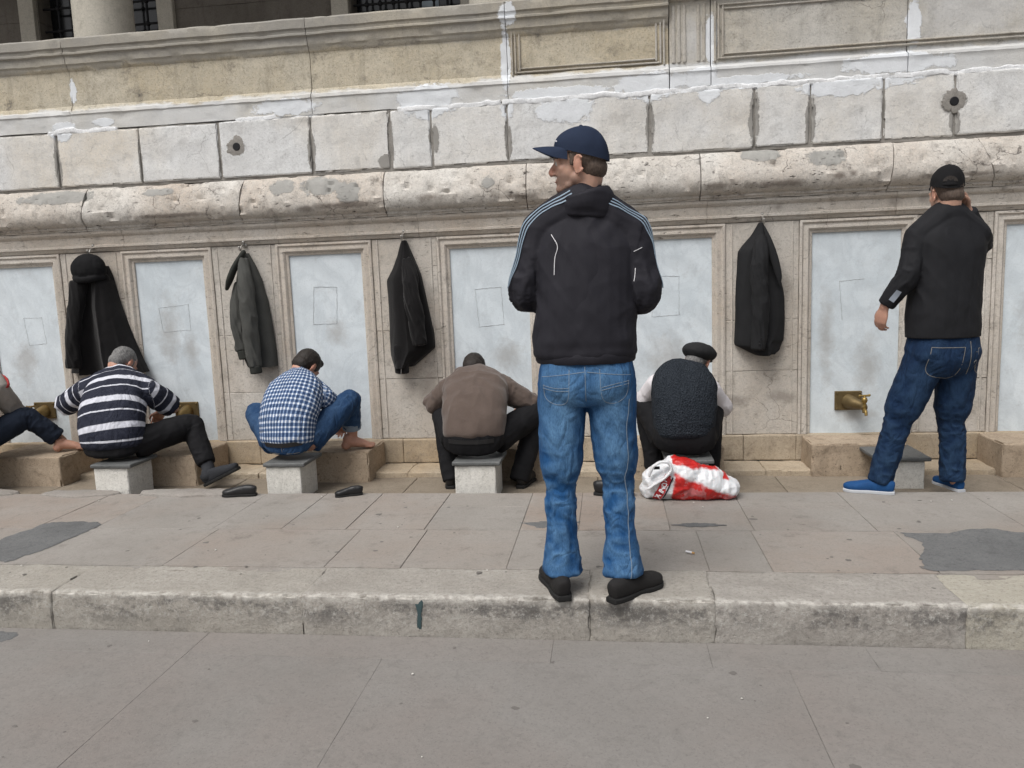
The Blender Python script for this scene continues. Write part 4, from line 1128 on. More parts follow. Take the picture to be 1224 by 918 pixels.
        fdv += m * .62 * np.exp(-(an / .85) ** 2) * gauss(al, .10, .22) * bottom.get('fade', 1) + m * .2 * np.exp(-(an / .7) ** 2) * gauss(al, lk + .22, .12)
    WP = P + np.stack([fbm(P * 5, 2, q) for q in (71, 72, 73)], 1) * .06
    n1 = fbm(WP * np.array([9, 9, 7]), 2, 74, .3)
    d += w * .0060 * (.35 - np.abs(n1) * 1.7); fdv += .25 * np.clip(.3 - np.abs(n1) * 2, -.3, .3)
    P2 = P + N * d[:, None]
    if 'seat' in J:
        zs, y0, y1, x0, x1 = J['seat']; m = (P2[:, 2] < zs) & (P2[:, 1] > y0) & (P2[:, 1] < y1) & (P2[:, 0] > x0) & (P2[:, 0] < x1); P2[m, 2] = zs + (P2[m, 2] - zs) * .03
    set_co(me, P2); set_attr(me, 'fade', fdv)
    out['bottom_surf'] = Surf(me)
    out['bottom'] = link_mesh(bottom.get('name', 'trousers'), me, M[bottom['mat']], body)
    for S in 'LR':
        f = J['foot' + S]
        if f[0] == 'shoe': shoe(f[1], f[2], body, M[f[3]], M[f[4]], tall=f[5] if len(f) > 5 else .075, up=f[6] if len(f) > 6 else (0, 0, 1))
        if f[0] == 'sock':
            shoe(f[1], f[2], body, M['sock'], M['sole'], 'sock_shoe', .08, up=f[3])
            sm = fuse([tube([legs[S][2] + (legs[S][1] - legs[S][2]) * .30, legs[S][2], np.array(f[1]) * .82 + np.array(f[2]) * .18 + nrm(f[3]) * .06], [.046, .043, .044], 14, 5)], .006, 3)
            P = get_co(sm); N = get_no(sm); set_co(sm, P + N * (.001 + fbm(P * 30, 3, 2) * .003)[:, None]); link_mesh('sock', sm, M['sock'], body)
        if False:
            sm = fuse(foot_parts(f[1], f[2], f[3])[:2] + [tube([legs[S][2] + (legs[S][1] - legs[S][2]) * .35, legs[S][2], np.array(f[1]) * .8 + np.array(f[2]) * .2 + np.array(f[3]) * .05], [.043, .041, .040], 14, 5), tube([np.array(f[1]) * .45 + np.array(f[2]) * .55 + nrm(f[3]) * .03, np.array(f[2]) * .95 + np.array(f[1]) * .05 + nrm(f[3]) * .022], [(.046, .03), (.04, .022)], 14, 4, np.cross(np.array(f[2]) - np.array(f[1]), f[3]))], .006, 4)
            P = get_co(sm); N = get_no(sm); set_co(sm, P + N * (.001 + fbm(P * 30, 3, 2) * .003)[:, None]); link_mesh('sock', sm, M['sock'], body)
    return out

def collar(parent, c, r, tr, mat, normal=(0, 0, 1), gap=0.4, name='collar', yaw=0.0):
    n = nrm(normal); x = nrm(np.cross((0, 1, 0), n)); y = np.cross(n, x); pts = []
    for a in np.linspace(PI / 2 + gap, PI / 2 + 2 * PI - gap, 22): pts.append(np.array(c) + x * r[0] * math.cos(a + yaw) + y * r[1] * math.sin(a + yaw))
    me = fuse([tube(pts, [(tr[0], tr[1])] * len(pts), 12, 3, [np.array(p) - np.array(c) for p in pts])], .005, 3)
    P = get_co(me); N = get_no(me); set_co(me, P + N * (fbm(P * 24, 3, 8) * .006)[:, None])
    return link_mesh(name, me, mat, parent)
# ================================================================== PEOPLE
def v(*a): return np.array(a, float)

def man_centre():
    J = dict(spine=[((-.098, 3.03, .955), .176, .118), ((-.098, 3.03, .985), .205, .138), ((-.098, 3.033, 1.10), .198, .135), ((-.095, 3.04, 1.25), .198, .130), ((-.092, 3.05, 1.38), .200, .122), ((-.089, 3.05, 1.475), .165, .100), ((-.088, 3.04, 1.535), .092, .080), ((-.090, 3.032, 1.575), .066, .066)],
             side=[1, 0, 0], pelvis=(-.097, 3.03, .93), shL=(-.262, 3.05, 1.462), shR=(.085, 3.05, 1.442), elL=(-.328, 3.03, 1.215), elR=(.132, 3.03, 1.20), wrL=(-.20, 3.24, 1.165), wrR=(.02, 3.24, 1.15),
             handL=((.5, .75, .1), (-.3, .2, .9), .45), handR=((-.5, .75, .1), (.3, .2, .9), .45), head=((-.104, 3.03, 1.696), 83, 0, -2, .95),
             waist=[((-.097, 3.03, 1.02), .165, .112), ((-.097, 3.03, .93), .182, .122), ((-.097, 3.025, .86), .188, .128), ((-.097, 3.03, .81), .165, .112)],
             hipL=(-.190, 3.03, .86), hipR=(-.004, 3.03, .86), knL=(-.213, 3.045, .45), knR=(.018, 3.05, .45), anL=(-.214, 3.02, .075), anR=(.032, 3.005, .075),
             footL=('shoe', (-.198, 2.905, .0), (-.290, 3.19, 0), 'shoe_suede', 'sole'), footR=('shoe', (-.020, 2.895, 0), (.180, 3.11, 0), 'shoe_suede', 'sole'),
             r=dict(arm=(.076, .062, .048), leg=(.100, .084, .061, .063, .082)))
    o = person('tall man standing on the kerb in navy cap, black jacket and blue jeans', (-.1, 3.03, 0), J,
               dict(mat='nylon', name='jacket', wr=.9, crease=1.1, hem_pinch=True, voxel=.0055, smooth=4), dict(mat='jeans_light', name='jeans', len=.98, voxel=.0055, smooth=5, kw=.16, ankw=1.0, wr=1.0),
               dict(hair=('crop', 'hair_brown'), stubble=1.0, voxel=.0042))
    body, js, bs = o['body'], o['top_surf'], o['bottom_surf']
    ball_cap(o['Mx'], body, M['navy_cap'], True, False, True)
    for s in (-1, 1):
        b = MB(); b.add(*xf(blob((s * .031, .0795, .009), .0125), o['Mx'])); e = b.build('eye', M['eye_white'], body)
        b = MB(); b.add(*xf(blob((s * .033, .0885, .009), (.0055, .004, .0055), None, 10, 8), o['Mx'])); b.build('iris', M['eye_dark'], e)
        b = MB(); b.add(*xf(tube([(s * .014, .098, .026), (s * .032, .094, .031), (s * .052, .078, .026)], [.0035, .0042, .003], 8, 4), o['Mx'])); b.build('eyebrow', M['hair_brown'], body)
    b = MB(); b.add(*xf(tube([(-.019, .0925, -.062), (0, .099, -.0615), (.019, .0925, -.062)], [.0016, .0022, .0016], 8, 4), o['Mx'])); b.build('lip_line', plain('lip', (.22, .08, .07), .5, bump=0), body)
    jk = o['top']
    # three pale tapes down each sleeve
    for path in ([(-.125, 2.99, 1.575), (-.19, 2.985, 1.545), (-.262, 2.985, 1.53), (-.325, 2.985, 1.47), (-.362, 2.985, 1.38), (-.388, 2.99, 1.28), (-.396, 3.0, 1.245)], [(.0, 2.99, 1.545), (.06, 3.0, 1.52), (.125, 3.01, 1.49), (.165, 3.02, 1.42), (.19, 3.03, 1.32), (.2, 3.04, 1.22)]):
        for sh in (-.014, 0, .014):
            b = MB(); b.add(*ribbon(js, path, .0050, .0012, .012, sh)); b.build('sleeve_tape', M['stripe'], jk)
    for path in ([(-.212, 2.9, 1.435), (-.188, 2.9, 1.39), (-.200, 2.9, 1.348), (-.204, 2.9, 1.283)], [(.126, 2.9, 1.374), (.095, 2.9, 1.36)], [(.100, 2.9, 1.298), (.098, 2.9, 1.27), (.094, 2.9, 1.249)]):
        b = MB(); b.add(*ribbon(js, [(x, 2.7, z) for x, y, z in path], .0022, .0010, .008, ray=True)); b.build('piping', M['piping'], jk)
    b = MB()
    for z0 in (.955,):
        pts = [(-.098 + .187 * math.cos(a), 3.03 + .128 * math.sin(a), z0 + .012) for a in np.linspace(0, 2 * PI, 41)]
    V, F = tube(pts, [(.010, .026)] * 41, 10, 2, [np.array(p) - v(-.098, 3.03, p[2]) for p in pts], 0); V = V + np.stack([fbm(V * 40, 2, s) * .003 for s in (1, 2, 3)], 1)
    b.add(V, F); b.build('hem_band', M['nylon'], jk)
    me = fuse([tube([(-.090, 3.03, 1.50), (-.086, 3.03, 1.535), (-.082, 3.026, 1.565), (-.088, 3.022, 1.594)], [(.122, .085), (.118, .096), (.106, .098), (.097, .094)], 28, 6, (1, 0, 0), .08)], .005, 4)
    P = get_co(me); N = get_no(me); set_co(me, P + N * (fbm(P * np.array([9, 9, 26]), 2, 8) * .008)[:, None]); link_mesh('collar', me, M['nylon'], jk)
    jn = o['bottom']
    for nm, path in (('left', None),):
        for P in ([(-.262, 2.85, .862), (-.21, 2.85, .852), (-.160, 2.85, .854)], [(-.262, 2.85, .851), (-.21, 2.85, .841), (-.160, 2.85, .843)], [(-.258, 2.85, .865), (-.254, 2.85, .812), (-.207, 2.85, .785), (-.164, 2.85, .806), (-.157, 2.85, .925)],
                  [(-.036, 2.85, .855), (.015, 2.85, .866), (.068, 2.85, .874)], [(-.036, 2.85, .844), (.015, 2.85, .855), (.068, 2.85, .863)], [(-.042, 2.85, .925), (-.034, 2.85, .812), (.008, 2.85, .788), (.056, 2.85, .815), (.066, 2.85, .872)],
                  [(-.097, 2.85, .935), (-.097, 2.85, .80)], [(-.265, 2.85, .895), (-.18, 2.86, .905), (-.1, 2.86, .915)], [(.075, 2.85, .895), (-.01, 2.86, .905), (-.09, 2.86, .915)]):
            b = MB(); b.add(*ribbon(bs, [(x, 2.7, z) for x, y, z in P], .0020, .0006, .010, ray=True)); b.build('stitching', M['thread'], jn)
    b = MB(); b.add(*ribbon(bs, [(.105, 2.92, .80), (.092, 2.93, .65), (.082, 2.93, .47), (.085, 2.93, .34), (.078, 2.92, .19), (.066, 2.91, .06)], .0026, .0006, .012)); b.build('side_seam', M['thread'], jn)
man_centre()

def man_right():
    a = math.radians(14); sd = [math.cos(a), math.sin(a), 0]
    J = dict(spine=[((1.875, 4.64, .865), .192, .145), ((1.875, 4.64, .92), .192, .148), ((1.876, 4.64, 1.05), .188, .145), ((1.880, 4.645, 1.20), .190, .140), ((1.887, 4.65, 1.35), .198, .134), ((1.887, 4.65, 1.455), .185, .108), ((1.878, 4.645, 1.53), .095, .085), ((1.875, 4.64, 1.565), .064, .064)],
             side=sd, pelvis=(1.875, 4.64, .83), shL=(1.722, 4.62, 1.435), shR=(2.045, 4.67, 1.435), elL=(1.655, 4.575, 1.215), elR=(2.125, 4.80, 1.385), wrL=(1.553, 4.63, 1.045), wrR=(2.000, 4.69, 1.575),
             handL=((-.15, .2, -.95), (-.75, -.55, .1), .42), handR=((-.35, -.15, .6), (.6, .35, .3), .5), head=((1.874, 4.66, 1.655), 12, 8, 0, .93),
             waist=[((1.875, 4.64, .90), .172, .128), ((1.875, 4.64, .82), .190, .142), ((1.873, 4.635, .75), .194, .142), ((1.87, 4.64, .68), .175, .115)], pside=sd,
             hipL=(1.782, 4.62, .76), hipR=(1.968, 4.66, .76), knL=(1.648, 4.64, .385), knR=(1.958, 4.69, .375), anL=(1.565, 4.645, .045), anR=(1.975, 4.68, .045),
             footL=('shoe', (1.63, 4.60, -.06), (1.365, 4.69, -.06), 'shoe_blue', 'sole_white', .072), footR=('shoe', (2.012, 4.635, -.06), (1.955, 4.87, -.06), 'shoe_blue', 'sole_white', .072),
             r=dict(arm=(.072, .058, .046), leg=(.108, .093, .071, .065, .064)))
    K = .965; cam = v(0, 0, 1.26); sc_ = lambda p: tuple(cam + (v(*p) - cam) * K)       # stands right behind the pavement edge
    for k in ('pelvis', 'shL', 'shR', 'elL', 'elR', 'wrL', 'wrR', 'hipL', 'hipR', 'knL', 'knR', 'anL', 'anR'): J[k] = sc_(J[k])
    J['spine'] = [(sc_(p), a_, b_) for p, a_, b_ in J['spine']]; J['waist'] = [(sc_(p), a_, b_) for p, a_, b_ in J['waist']]
    J['head'] = (sc_(J['head'][0]),) + J['head'][1:]
    for k in ('footL', 'footR'):
        f = J[k]; J[k] = (f[0], sc_(f[1])[:2] + (.0,), sc_(f[2])[:2] + (.0,)) + f[3:]
    o = person('stout man in black cap, black shirt and dark jeans with one hand raised', (1.80, 4.48, 0), J,
               dict(mat='black_shirt', name='shirt', wr=.7, crease=.6, smooth=5, clip_floor=.88), dict(mat='jeans_dark', name='jeans', fade=.5, len=1.07, kw=.15, wr=1.1, smooth=5), dict(hair=('crop', 'hair_brown'), flush=.45, stubble=.3))
    body = o['body']; bs, js = o['bottom_surf'], o['top_surf']
    Mc = head_matrix(sc_((1.878, 4.668, 1.668)), -14, 4, 4, .97)
    ball_cap(Mc, body, M['black_cap'], True, True)
    collar(o['top'], sc_((1.876, 4.645, 1.562)), (.074, .072), (.010, .030), M['black_shirt'], (0, -.22, 1), .4)
    b = MB(); b.add(*ribbon(js, [sc_(p) for p in ((1.60, 4.3, 1.135), (1.583, 4.3, 1.105), (1.568, 4.3, 1.08))], .030, .002, .008, ray=True)); b.build('cuff_lining', M['cuff_grey'], o['top'])
    for P in ([(1.70, 4.4, .835), (1.76, 4.4, .832), (1.875, 4.4, .830)], [(1.70, 4.4, .832), (1.685, 4.4, .70), (1.77, 4.4, .665), (1.842, 4.4, .68), (1.872, 4.4, .83)], [(1.955, 4.4, .82), (2.06, 4.4, .825)], [(1.955, 4.4, .82), (1.95, 4.4, .71), (2.0, 4.4, .67), (2.06, 4.4, .70)], [(1.905, 4.4, .86), (1.905, 4.4, .68)]):
        b = MB(); b.add(*ribbon(bs, [(x, 4.2, z) for x, y, z in P], .0028, .0008, .012, ray=True)); b.build('stitching', M['thread_tan'], o['bottom'])
man_right()

def man_polo():
    J = dict(spine=[((-3.305, 4.67, .29), .205, .140), ((-3.308, 4.675, .35), .212, .145), ((-3.322, 4.70, .44), .212, .142), ((-3.342, 4.76, .545), .215, .135), ((-3.368, 4.85, .640), .200, .12), ((-3.388, 4.92, .690), .145, .098), ((-3.402, 4.97, .722), .064, .064)],
             side=(1, 0, 0), pelvis=(-3.31, 4.68, .30), shL=(-3.585, 4.88, .640), shR=(-3.145, 4.88, .612), elL=(-3.875, 4.96, .505), elR=(-3.075, 5.03, .475), wrL=(-3.62, 5.10, .475), wrR=(-3.28, 5.20, .42),
             handL=((.6, .55, -.5), (-.2, .4, .85), .5), handR=((-.6, .55, -.5), (.2, .4, .85), .5), head=((-3.430, 5.04, .790), -14, 46, 0, .96),
             waist=[((-3.31, 4.67, .38), .165, .10), ((-3.31, 4.68, .31), .192, .130), ((-3.31, 4.69, .265), .198, .142)],
             hipL=(-3.43, 4.72, .285), hipR=(-3.19, 4.72, .285), knL=(-3.50, 5.08, .44), knR=(-2.925, 4.99, .355), anL=(-3.48, 5.12, .24), anR=(-2.765, 4.87, .080),
             footL=('shoe', (-3.52, 5.05, .16), (-3.56, 5.33, .16), 'shoe_black', 'sole'), footR=('sock', (-2.770, 4.83, -.045), (-2.515, 4.83, .075), (-.45, .0, .89)),
             seat=(.192, 4.5, 4.86, -3.6, -3.0), r=dict(arm=(.085, .070, .05), leg=(.108, .092, .074, .068, .058)))
    o = person('grey haired man in striped polo shirt seated on a stool, one leg stretched out', (-3.3, 4.75, -.06), J,
               dict(mat='polo', name='polo_shirt', sleeve=.46, wr=.75, shift=.07, shift_arm=.03, clip_floor=.27), dict(mat='black_trousers', name='trousers', len=.90, wr=1.0), dict(hair=('crop', 'hair_grey'), skin='skin_ruddy'))
    collar(o['top'], (-3.400, 4.975, .722), (.074, .066), (.012, .024), M['navy_trousers'], (0, -.55, .8), .4)
    b = MB(); b.add(*tube([(-3.455, 4.915, .756), (-3.395, 4.898, .756), (-3.335, 4.925, .744)], [.004, .0045, .004], 8, 6)); b.build('collar_tipping', M['piping'], o['top'])
man_polo()

def man_check():
    a = math.radians(-14); sd = [math.cos(a), math.sin(a), -.10]
    J = dict(spine=[((-2.085, 4.67, .305), .182, .128), ((-2.085, 4.675, .35), .184, .130), ((-2.085, 4.70, .44), .186, .130), ((-2.082, 4.75, .515), .194, .130), ((-2.078, 4.83, .60), .186, .120), ((-2.080, 4.905, .660), .132, .096), ((-2.082, 4.955, .692), .062, .062)],
             side=sd, pelvis=(-2.085, 4.69, .285), shL=(-2.205, 4.88, .600), shR=(-1.900, 4.88, .545), elL=(-2.26, 5.08, .44), elR=(-1.845, 5.06, .42), wrL=(-2.08, 5.25, .36), wrR=(-1.90, 5.25, .33),
             handL=((.5, .5, -.6), (-.2, .5, .8), .5), handR=((-.4, .5, -.7), (.2, .5, .8), .5), head=((-2.072, 5.03, .735), -24, 50, 4, .95),
             waist=[((-2.085, 4.66, .40), .155, .105), ((-2.085, 4.67, .33), .170, .125), ((-2.085, 4.685, .285), .175, .130)],
             hipL=(-2.20, 4.72, .285), hipR=(-1.965, 4.72, .285), knL=(-2.430, 4.97, .440), knR=(-1.765, 5.00, .510), anL=(-2.33, 5.10, .22), anR=(-1.790, 5.07, .245),
             footL=('bare', (-2.33, 5.06, .157), (-2.28, 5.30, .157)), footR=('bare', (-1.850, 5.02, .158), (-1.645, 5.13, .158)),
             seat=(.192, 4.5, 4.86, -2.32, -1.86), r=dict(arm=(.070, .060, .045), leg=(.092, .084, .070, .062, .062)))
    o = person('black haired man in blue check shirt seated with one bare foot on a block', (-2.07, 4.75, -.06), J,
               dict(mat='check', name='checked_shirt', wr=.7, clip_floor=.275), dict(mat='jeans_mid', name='jeans', len=1.0, lenR=.74, lenL=.9, wr=.9, fade=.6), dict(hair=('full', 'hair_black'), skin='skin_ruddy', flush=.15))
    collar(o['top'], (-2.082, 4.965, .692), (.066, .062), (.010, .022), M['navy_trousers'], (0.1, -.55, .8), .4)
    b = MB(); b.add(*ribbon(o['bottom_surf'], [(-2.2, 4.35, .298), (-2.08, 4.35, .294), (-1.95, 4.35, .306)], .028, .003, .01, ray=True)); b.build('belt', M['shoe_black'], o['bottom'])
    for P in ([(-2.24, 4.45, .245), (-2.16, 4.45, .240), (-2.10, 4.45, .238)], [(-2.05, 4.45, .238), (-1.96, 4.45, .244), (-1.90, 4.46, .252)], [(-2.078, 4.45, .28), (-2.078, 4.45, .21)]):
        b = MB(); b.add(*ribbon(o['bottom_surf'], [(x, 4.3, z) for x, y, z in P], .0028, .0008, .012, ray=True)); b.build('stitching', M['thread_tan'], o['bottom'])
    b = MB(); b.add(*tube([(-1.783, 5.046, .345), (-1.787, 5.058, .305)], [(.066, .066), (.063, .063)], 18, 3, None, .15)); V = b.V[0]; b.V[0] = V + np.stack([fbm(V * 40, 2, s) * .003 for s in (1, 2, 3)], 1); b.build('rolled_cuff', M['stripe'] if False else plain('denim_reverse', (.20, .25, .31), .9), o['bottom'])
man_check()

def man_brown():
    J = dict(spine=[((-.858, 4.66, .325), .188, .135), ((-.858, 4.67, .37), .195, .140), ((-.858, 4.71, .45), .198, .140), ((-.866, 4.79, .535), .208, .132), ((-.880, 4.90, .605), .205, .12), ((-.895, 4.985, .640), .150, .10), ((-.905, 5.045, .655), .066, .064)],
             side=(1, 0, 0), pelvis=(-.86, 4.68, .30), shL=(-1.060, 4.94, .580), shR=(-.690, 4.94, .575), elL=(-1.200, 5.00, .460), elR=(-.530, 5.00, .455), wrL=(-1.04, 5.22, .36), wrR=(-.66, 5.22, .36),
             handL=((.45, .4, -.7), (-.2, .7, .6), .5), handR=((-.45, .4, -.7), (.2, .7, .6), .5), head=((-.925, 5.115, .672), 0, 64, 0, .95),
             waist=[((-.858, 4.655, .41), .165, .115), ((-.858, 4.67, .33), .190, .140), ((-.858, 4.69, .285), .198, .145)],
             hipL=(-.985, 4.72, .285), hipR=(-.735, 4.72, .285), knL=(-1.13, 5.03, .415), knR=(-.475, 5.03, .420), anL=(-1.06, 4.86, .04), anR=(-.590, 4.86, .04),
             footL=('shoe', (-1.055, 4.79, -.06), (-1.09, 5.08, -.06), 'shoe_black', 'sole', .085), footR=('shoe', (-.598, 4.79, -.06), (-.545, 5.08, -.06), 'shoe_black', 'sole', .085),
             seat=(.192, 4.5, 4.86, -1.01, -.67), r=dict(arm=(.078, .066, .052), leg=(.098, .088, .074, .068, .062)))
    o = person('dark haired man in brown sweater bent low on a stool with knees spread', (-.86, 4.75, -.06), J,
               dict(mat='brown_knit', name='sweater', sleeve=.5, crease=1.5, wr=.9, clip_floor=.30), dict(mat='black_trousers', name='trousers', len=1.14, wr=.9), dict(hair=('full', 'hair_black'), skin='skin_ruddy', flush=.2))
    b = MB(); b.add(*ribbon(o['bottom_surf'], [(-1.0, 4.35, .308), (-.86, 4.35, .304), (-.72, 4.35, .308)], .026, .003, .01, ray=True)); b.build('belt', M['shoe_black'], o['bottom'])
man_brown()

def man_old():
    sd = [1, 0, -.12]
    J = dict(spine=[((.432, 4.66, .31), .160, .120), ((.432, 4.67, .36), .164, .126), ((.434, 4.69, .45), .172, .130), ((.440, 4.74, .54), .178, .130), ((.455, 4.81, .612), .172, .116), ((.480, 4.87, .650), .122, .092), ((.505, 4.905, .680), .062, .062)],
             side=sd, pelvis=(.435, 4.68, .29), shL=(.285, 4.83, .600), shR=(.612, 4.85, .555), elL=(.190, 4.98, .455), elR=(.708, 4.98, .415), wrL=(.36, 5.20, .38), wrR=(.50, 5.20, .37),
             handL=((.4, .5, -.6), (-.2, .5, .8), .5), handR=((-.4, .5, -.6), (.2, .5, .8), .5), head=((.548, 4.975, .722), -22, 30, 10, .93),
             waist=[((.435, 4.655, .40), .165, .115), ((.435, 4.67, .32), .188, .138), ((.435, 4.69, .28), .19, .14)],
             hipL=(.33, 4.72, .28), hipR=(.54, 4.72, .28), knL=(.215, 4.98, .47), knR=(.64, 4.99, .44), anL=(.27, 4.90, .05), anR=(.61, 4.90, .05),
             footL=('shoe', (.27, 4.82, -.06), (.25, 5.10, -.06), 'shoe_black', 'sole'), footR=('shoe', (.61, 4.82, -.06), (.64, 5.10, -.06), 'shoe_black', 'sole'),
             seat=(.192, 4.5, 4.86, .30, .57), r=dict(arm=(.066, .056, .045), leg=(.096, .086, .070, .066, .060)))
    o = person('old man in black flat cap and charcoal knitted vest squatting behind the plastic bag', (.43, 4.75, -.06), J,
               dict(mat='white_shirt', name='shirt', wr=.5, clip_floor=.3), dict(mat='black_trousers', name='trousers', len=1.12), dict(hair=('shaved', 'hair_grey'), skin='skin_ruddy'))
    body = o['body']
    wv = [.95, 1.0, 1.02, 1.02, 1.03, 1.03]
    T = [tube([s[0] for s in J['spine'][:-1]], [(s[1] * k + .010, s[2] * (.94 + .12 * min(1, k)) + .012) for s, k in zip(J['spine'][:-1], wv)], 28, 6, sd, .2, 2.3), tube([(.315, 4.84, .602), (.39, 4.865, .640), (.48, 4.880, .655), (.555, 4.875, .622), (.600, 4.86, .572)], [.058, .066, .070, .066, .060], 14, 5)]
    me = fuse(T, .006, 5); P = get_co(me); N = get_no(me); idx, al, an = bone_coords(P, [([s[0] for s in J['spine']], .19, (1, 0, 0))])
    WP = P + np.stack([fbm(P * 4.5, 2, q) for q in (61, 62, 63)], 1) * .07
    set_co(me, P + N * (.006 * wr(al, an, 2, 1.6, 71, False) + .005 * wr(al, an, 9, 1.2, 72) + .006 * (.8 - 1.6 * np.abs(fbm(WP * np.array([7, 7, 5]), 2, 66, .3))) + .004)[:, None]); P = get_co(me); P[:, 2] = np.maximum(P[:, 2], .232 + .012 * fbm(P * np.array([6, 1, 0]), 2, 3)); set_co(me, P)
    link_mesh('knitted_vest', me, M['vest'], body)
    # flat cap: soft disc, band, short peak
    Mx = o['Mx']
    me = fuse([xf(blob((0, -.020, .060), (.116, .138, .066), np.array(Matrix.Rotation(.30, 3, 'X'))), Mx), xf(blob((0, -.020, .036), (.088, .108, .050)), Mx)], .005, 3)
    P = get_co(me); N = get_no(me); set_co(me, P + N * (fbm(P * 22, 3, 4) * .004)[:, None]); cap = link_mesh('flat_cap', me, M['black_suit'], body)
    b = MB(); b.add(*xf(blob((0, .098, .058), (.066, .045, .008)), Mx)); b.build('peak', M['black_suit'], cap)
man_old()

def man_left():
    J = dict(spine=[((-4.470, 4.66, .19), .215, .150), ((-4.470, 4.665, .27), .215, .155), ((-4.465, 4.68, .42), .212, .15), ((-4.460, 4.73, .55), .205, .14), ((-4.445, 4.82, .66), .19, .12), ((-4.420, 4.90, .725), .14, .10), ((-4.405, 4.95, .77), .066, .066)],
             side=(1, 0, 0), pelvis=(-4.560, 4.68, .30), shL=(-4.730, 4.85, .66), shR=(-4.270, 4.85, .66), elL=(-4.790, 5.05, .48), elR=(-4.275, 5.0, .46), wrL=(-4.640, 5.22, .40), wrR=(-4.430, 5.22, .40),
             handL=((.5, .5, -.6), (-.2, .5, .8), .5), handR=((-.5, .5, -.6), (.2, .5, .8), .5), head=((-4.62, 5.00, .80), 0, 40, 0, .94),
             waist=[((-4.560, 4.66, .38), .165, .115), ((-4.560, 4.67, .31), .188, .138), ((-4.560, 4.69, .28), .19, .14)],
             hipL=(-4.660, 4.72, .28), hipR=(-4.40, 4.72, .28), knL=(-4.760, 5.05, .47), knR=(-4.17, 4.97, .435), anL=(-4.730, 5.09, .22), anR=(-4.02, 5.10, .235),
             footL=('bare', (-4.730, 5.05, .157), (-4.700, 5.29, .157)), footR=('bare', (-4.05, 5.05, .158), (-3.86, 5.17, .158)),
             seat=(.192, 4.5, 4.86, -4.85, -4.5), r=dict(arm=(.074, .062, .05), leg=(.094, .084, .072, .068, .068)))
    o = person('seated man cut off by the left frame edge in grey coat and navy trousers', (-4.54, 4.75, -.06), J,
               dict(mat='grey_knit', name='coat', wr=.8, clip_floor=.15), dict(mat='navy_trousers', name='trousers', len=1.0, lenR=.86, lenL=.86), dict(hair=('full', 'hair_black'), skin='skin_ruddy'))
    collar(o['top'], (-4.34, 4.86, .715), (.140, .085), (.010, .016), M['red_cloth'], (.3, -.5, .8), .1, 'red_trim')
man_left()

# ================================================================== HANGING COATS
def drape(levels, dep, fold, seed, yb=5.388, n=64, m=90, freq=5.0, power=.38, lean=0.0):
    L = np.array(levels, float); tt = np.linspace(0, len(L) - 1, n); C = np.stack([np.interp(tt, range(len(L)), L[:, c]) for c in range(3)], 1)
    C[1:-1] = (C[:-2] + 2 * C[1:-1] + C[2:]) / 4
    k = len(C); V = []; F = []
    u = np.linspace(0, 1, m)
    for i, (z, xl, xr) in enumerate(C):
        t = i / (k - 1); D = np.interp(t, [0, .25, 1], dep); A = np.interp(t, [0, .2, 1], fold)
        w = xr - xl; uu = u
        N = 1.25 * fbm(np.stack([uu * freq * .62 + .35 * math.sin(t * 3 + seed), np.full(m, t * .9 + seed * 3.7), np.full(m, seed)], 1), 2, seed, .25)
        R = 1 - 2 * np.abs(N)
        N2 = fbm(np.stack([uu * 3 + t * 2, np.full(m, t * 6.), np.full(m, seed + 9.)], 1), 3, seed + 4)
        prof = np.clip(np.sin(PI * np.clip(uu, .0, 1)), 0, 1) ** power
        y = yb - .004 - D * prof - A * R * prof ** .5 - .006 * N2 * prof ** .5
        x = xl + w * uu + .008 * N2
        zz = np.full(m, z) + (.010 * N if 0 < i < k - 1 else .006 * N)
        V.append(np.stack([x, np.minimum(y, yb - .003), zz], 1))
        V.append(np.stack([xl + w * uu[::-1], np.full(m, yb), zz[::-1]], 1))
    V = np.concatenate(V); r = 2 * m
    for i in range(k - 1):
        for j in range(r): F.append((i * r + j, (i + 1) * r + j, (i + 1) * r + (j + 1) % r, i * r + (j + 1) % r))
    F.append(tuple(range(r))); F.append(tuple((k - 1) * r + j for j in range(r - 1, -1, -1)))
    return V, F

def sleeve(pts, rad, seed, amp=.006, flat=1.0):
    me = fuse([tube(pts, [(r, r * flat) for r in rad], 20, 8, (1, 0, 0), .12)], .0055, 3)
    P = get_co(me); N = get_no(me); idx, al, an = bone_coords(P, [(pts, .05, (1, 0, 0))])
    set_co(me, P + N * (amp * wr(al, an + al * 4, 8, 1.2, seed) + amp * .5 * wr(al, an, 2.5, 1.2, seed + 1, False))[:, None]); return me

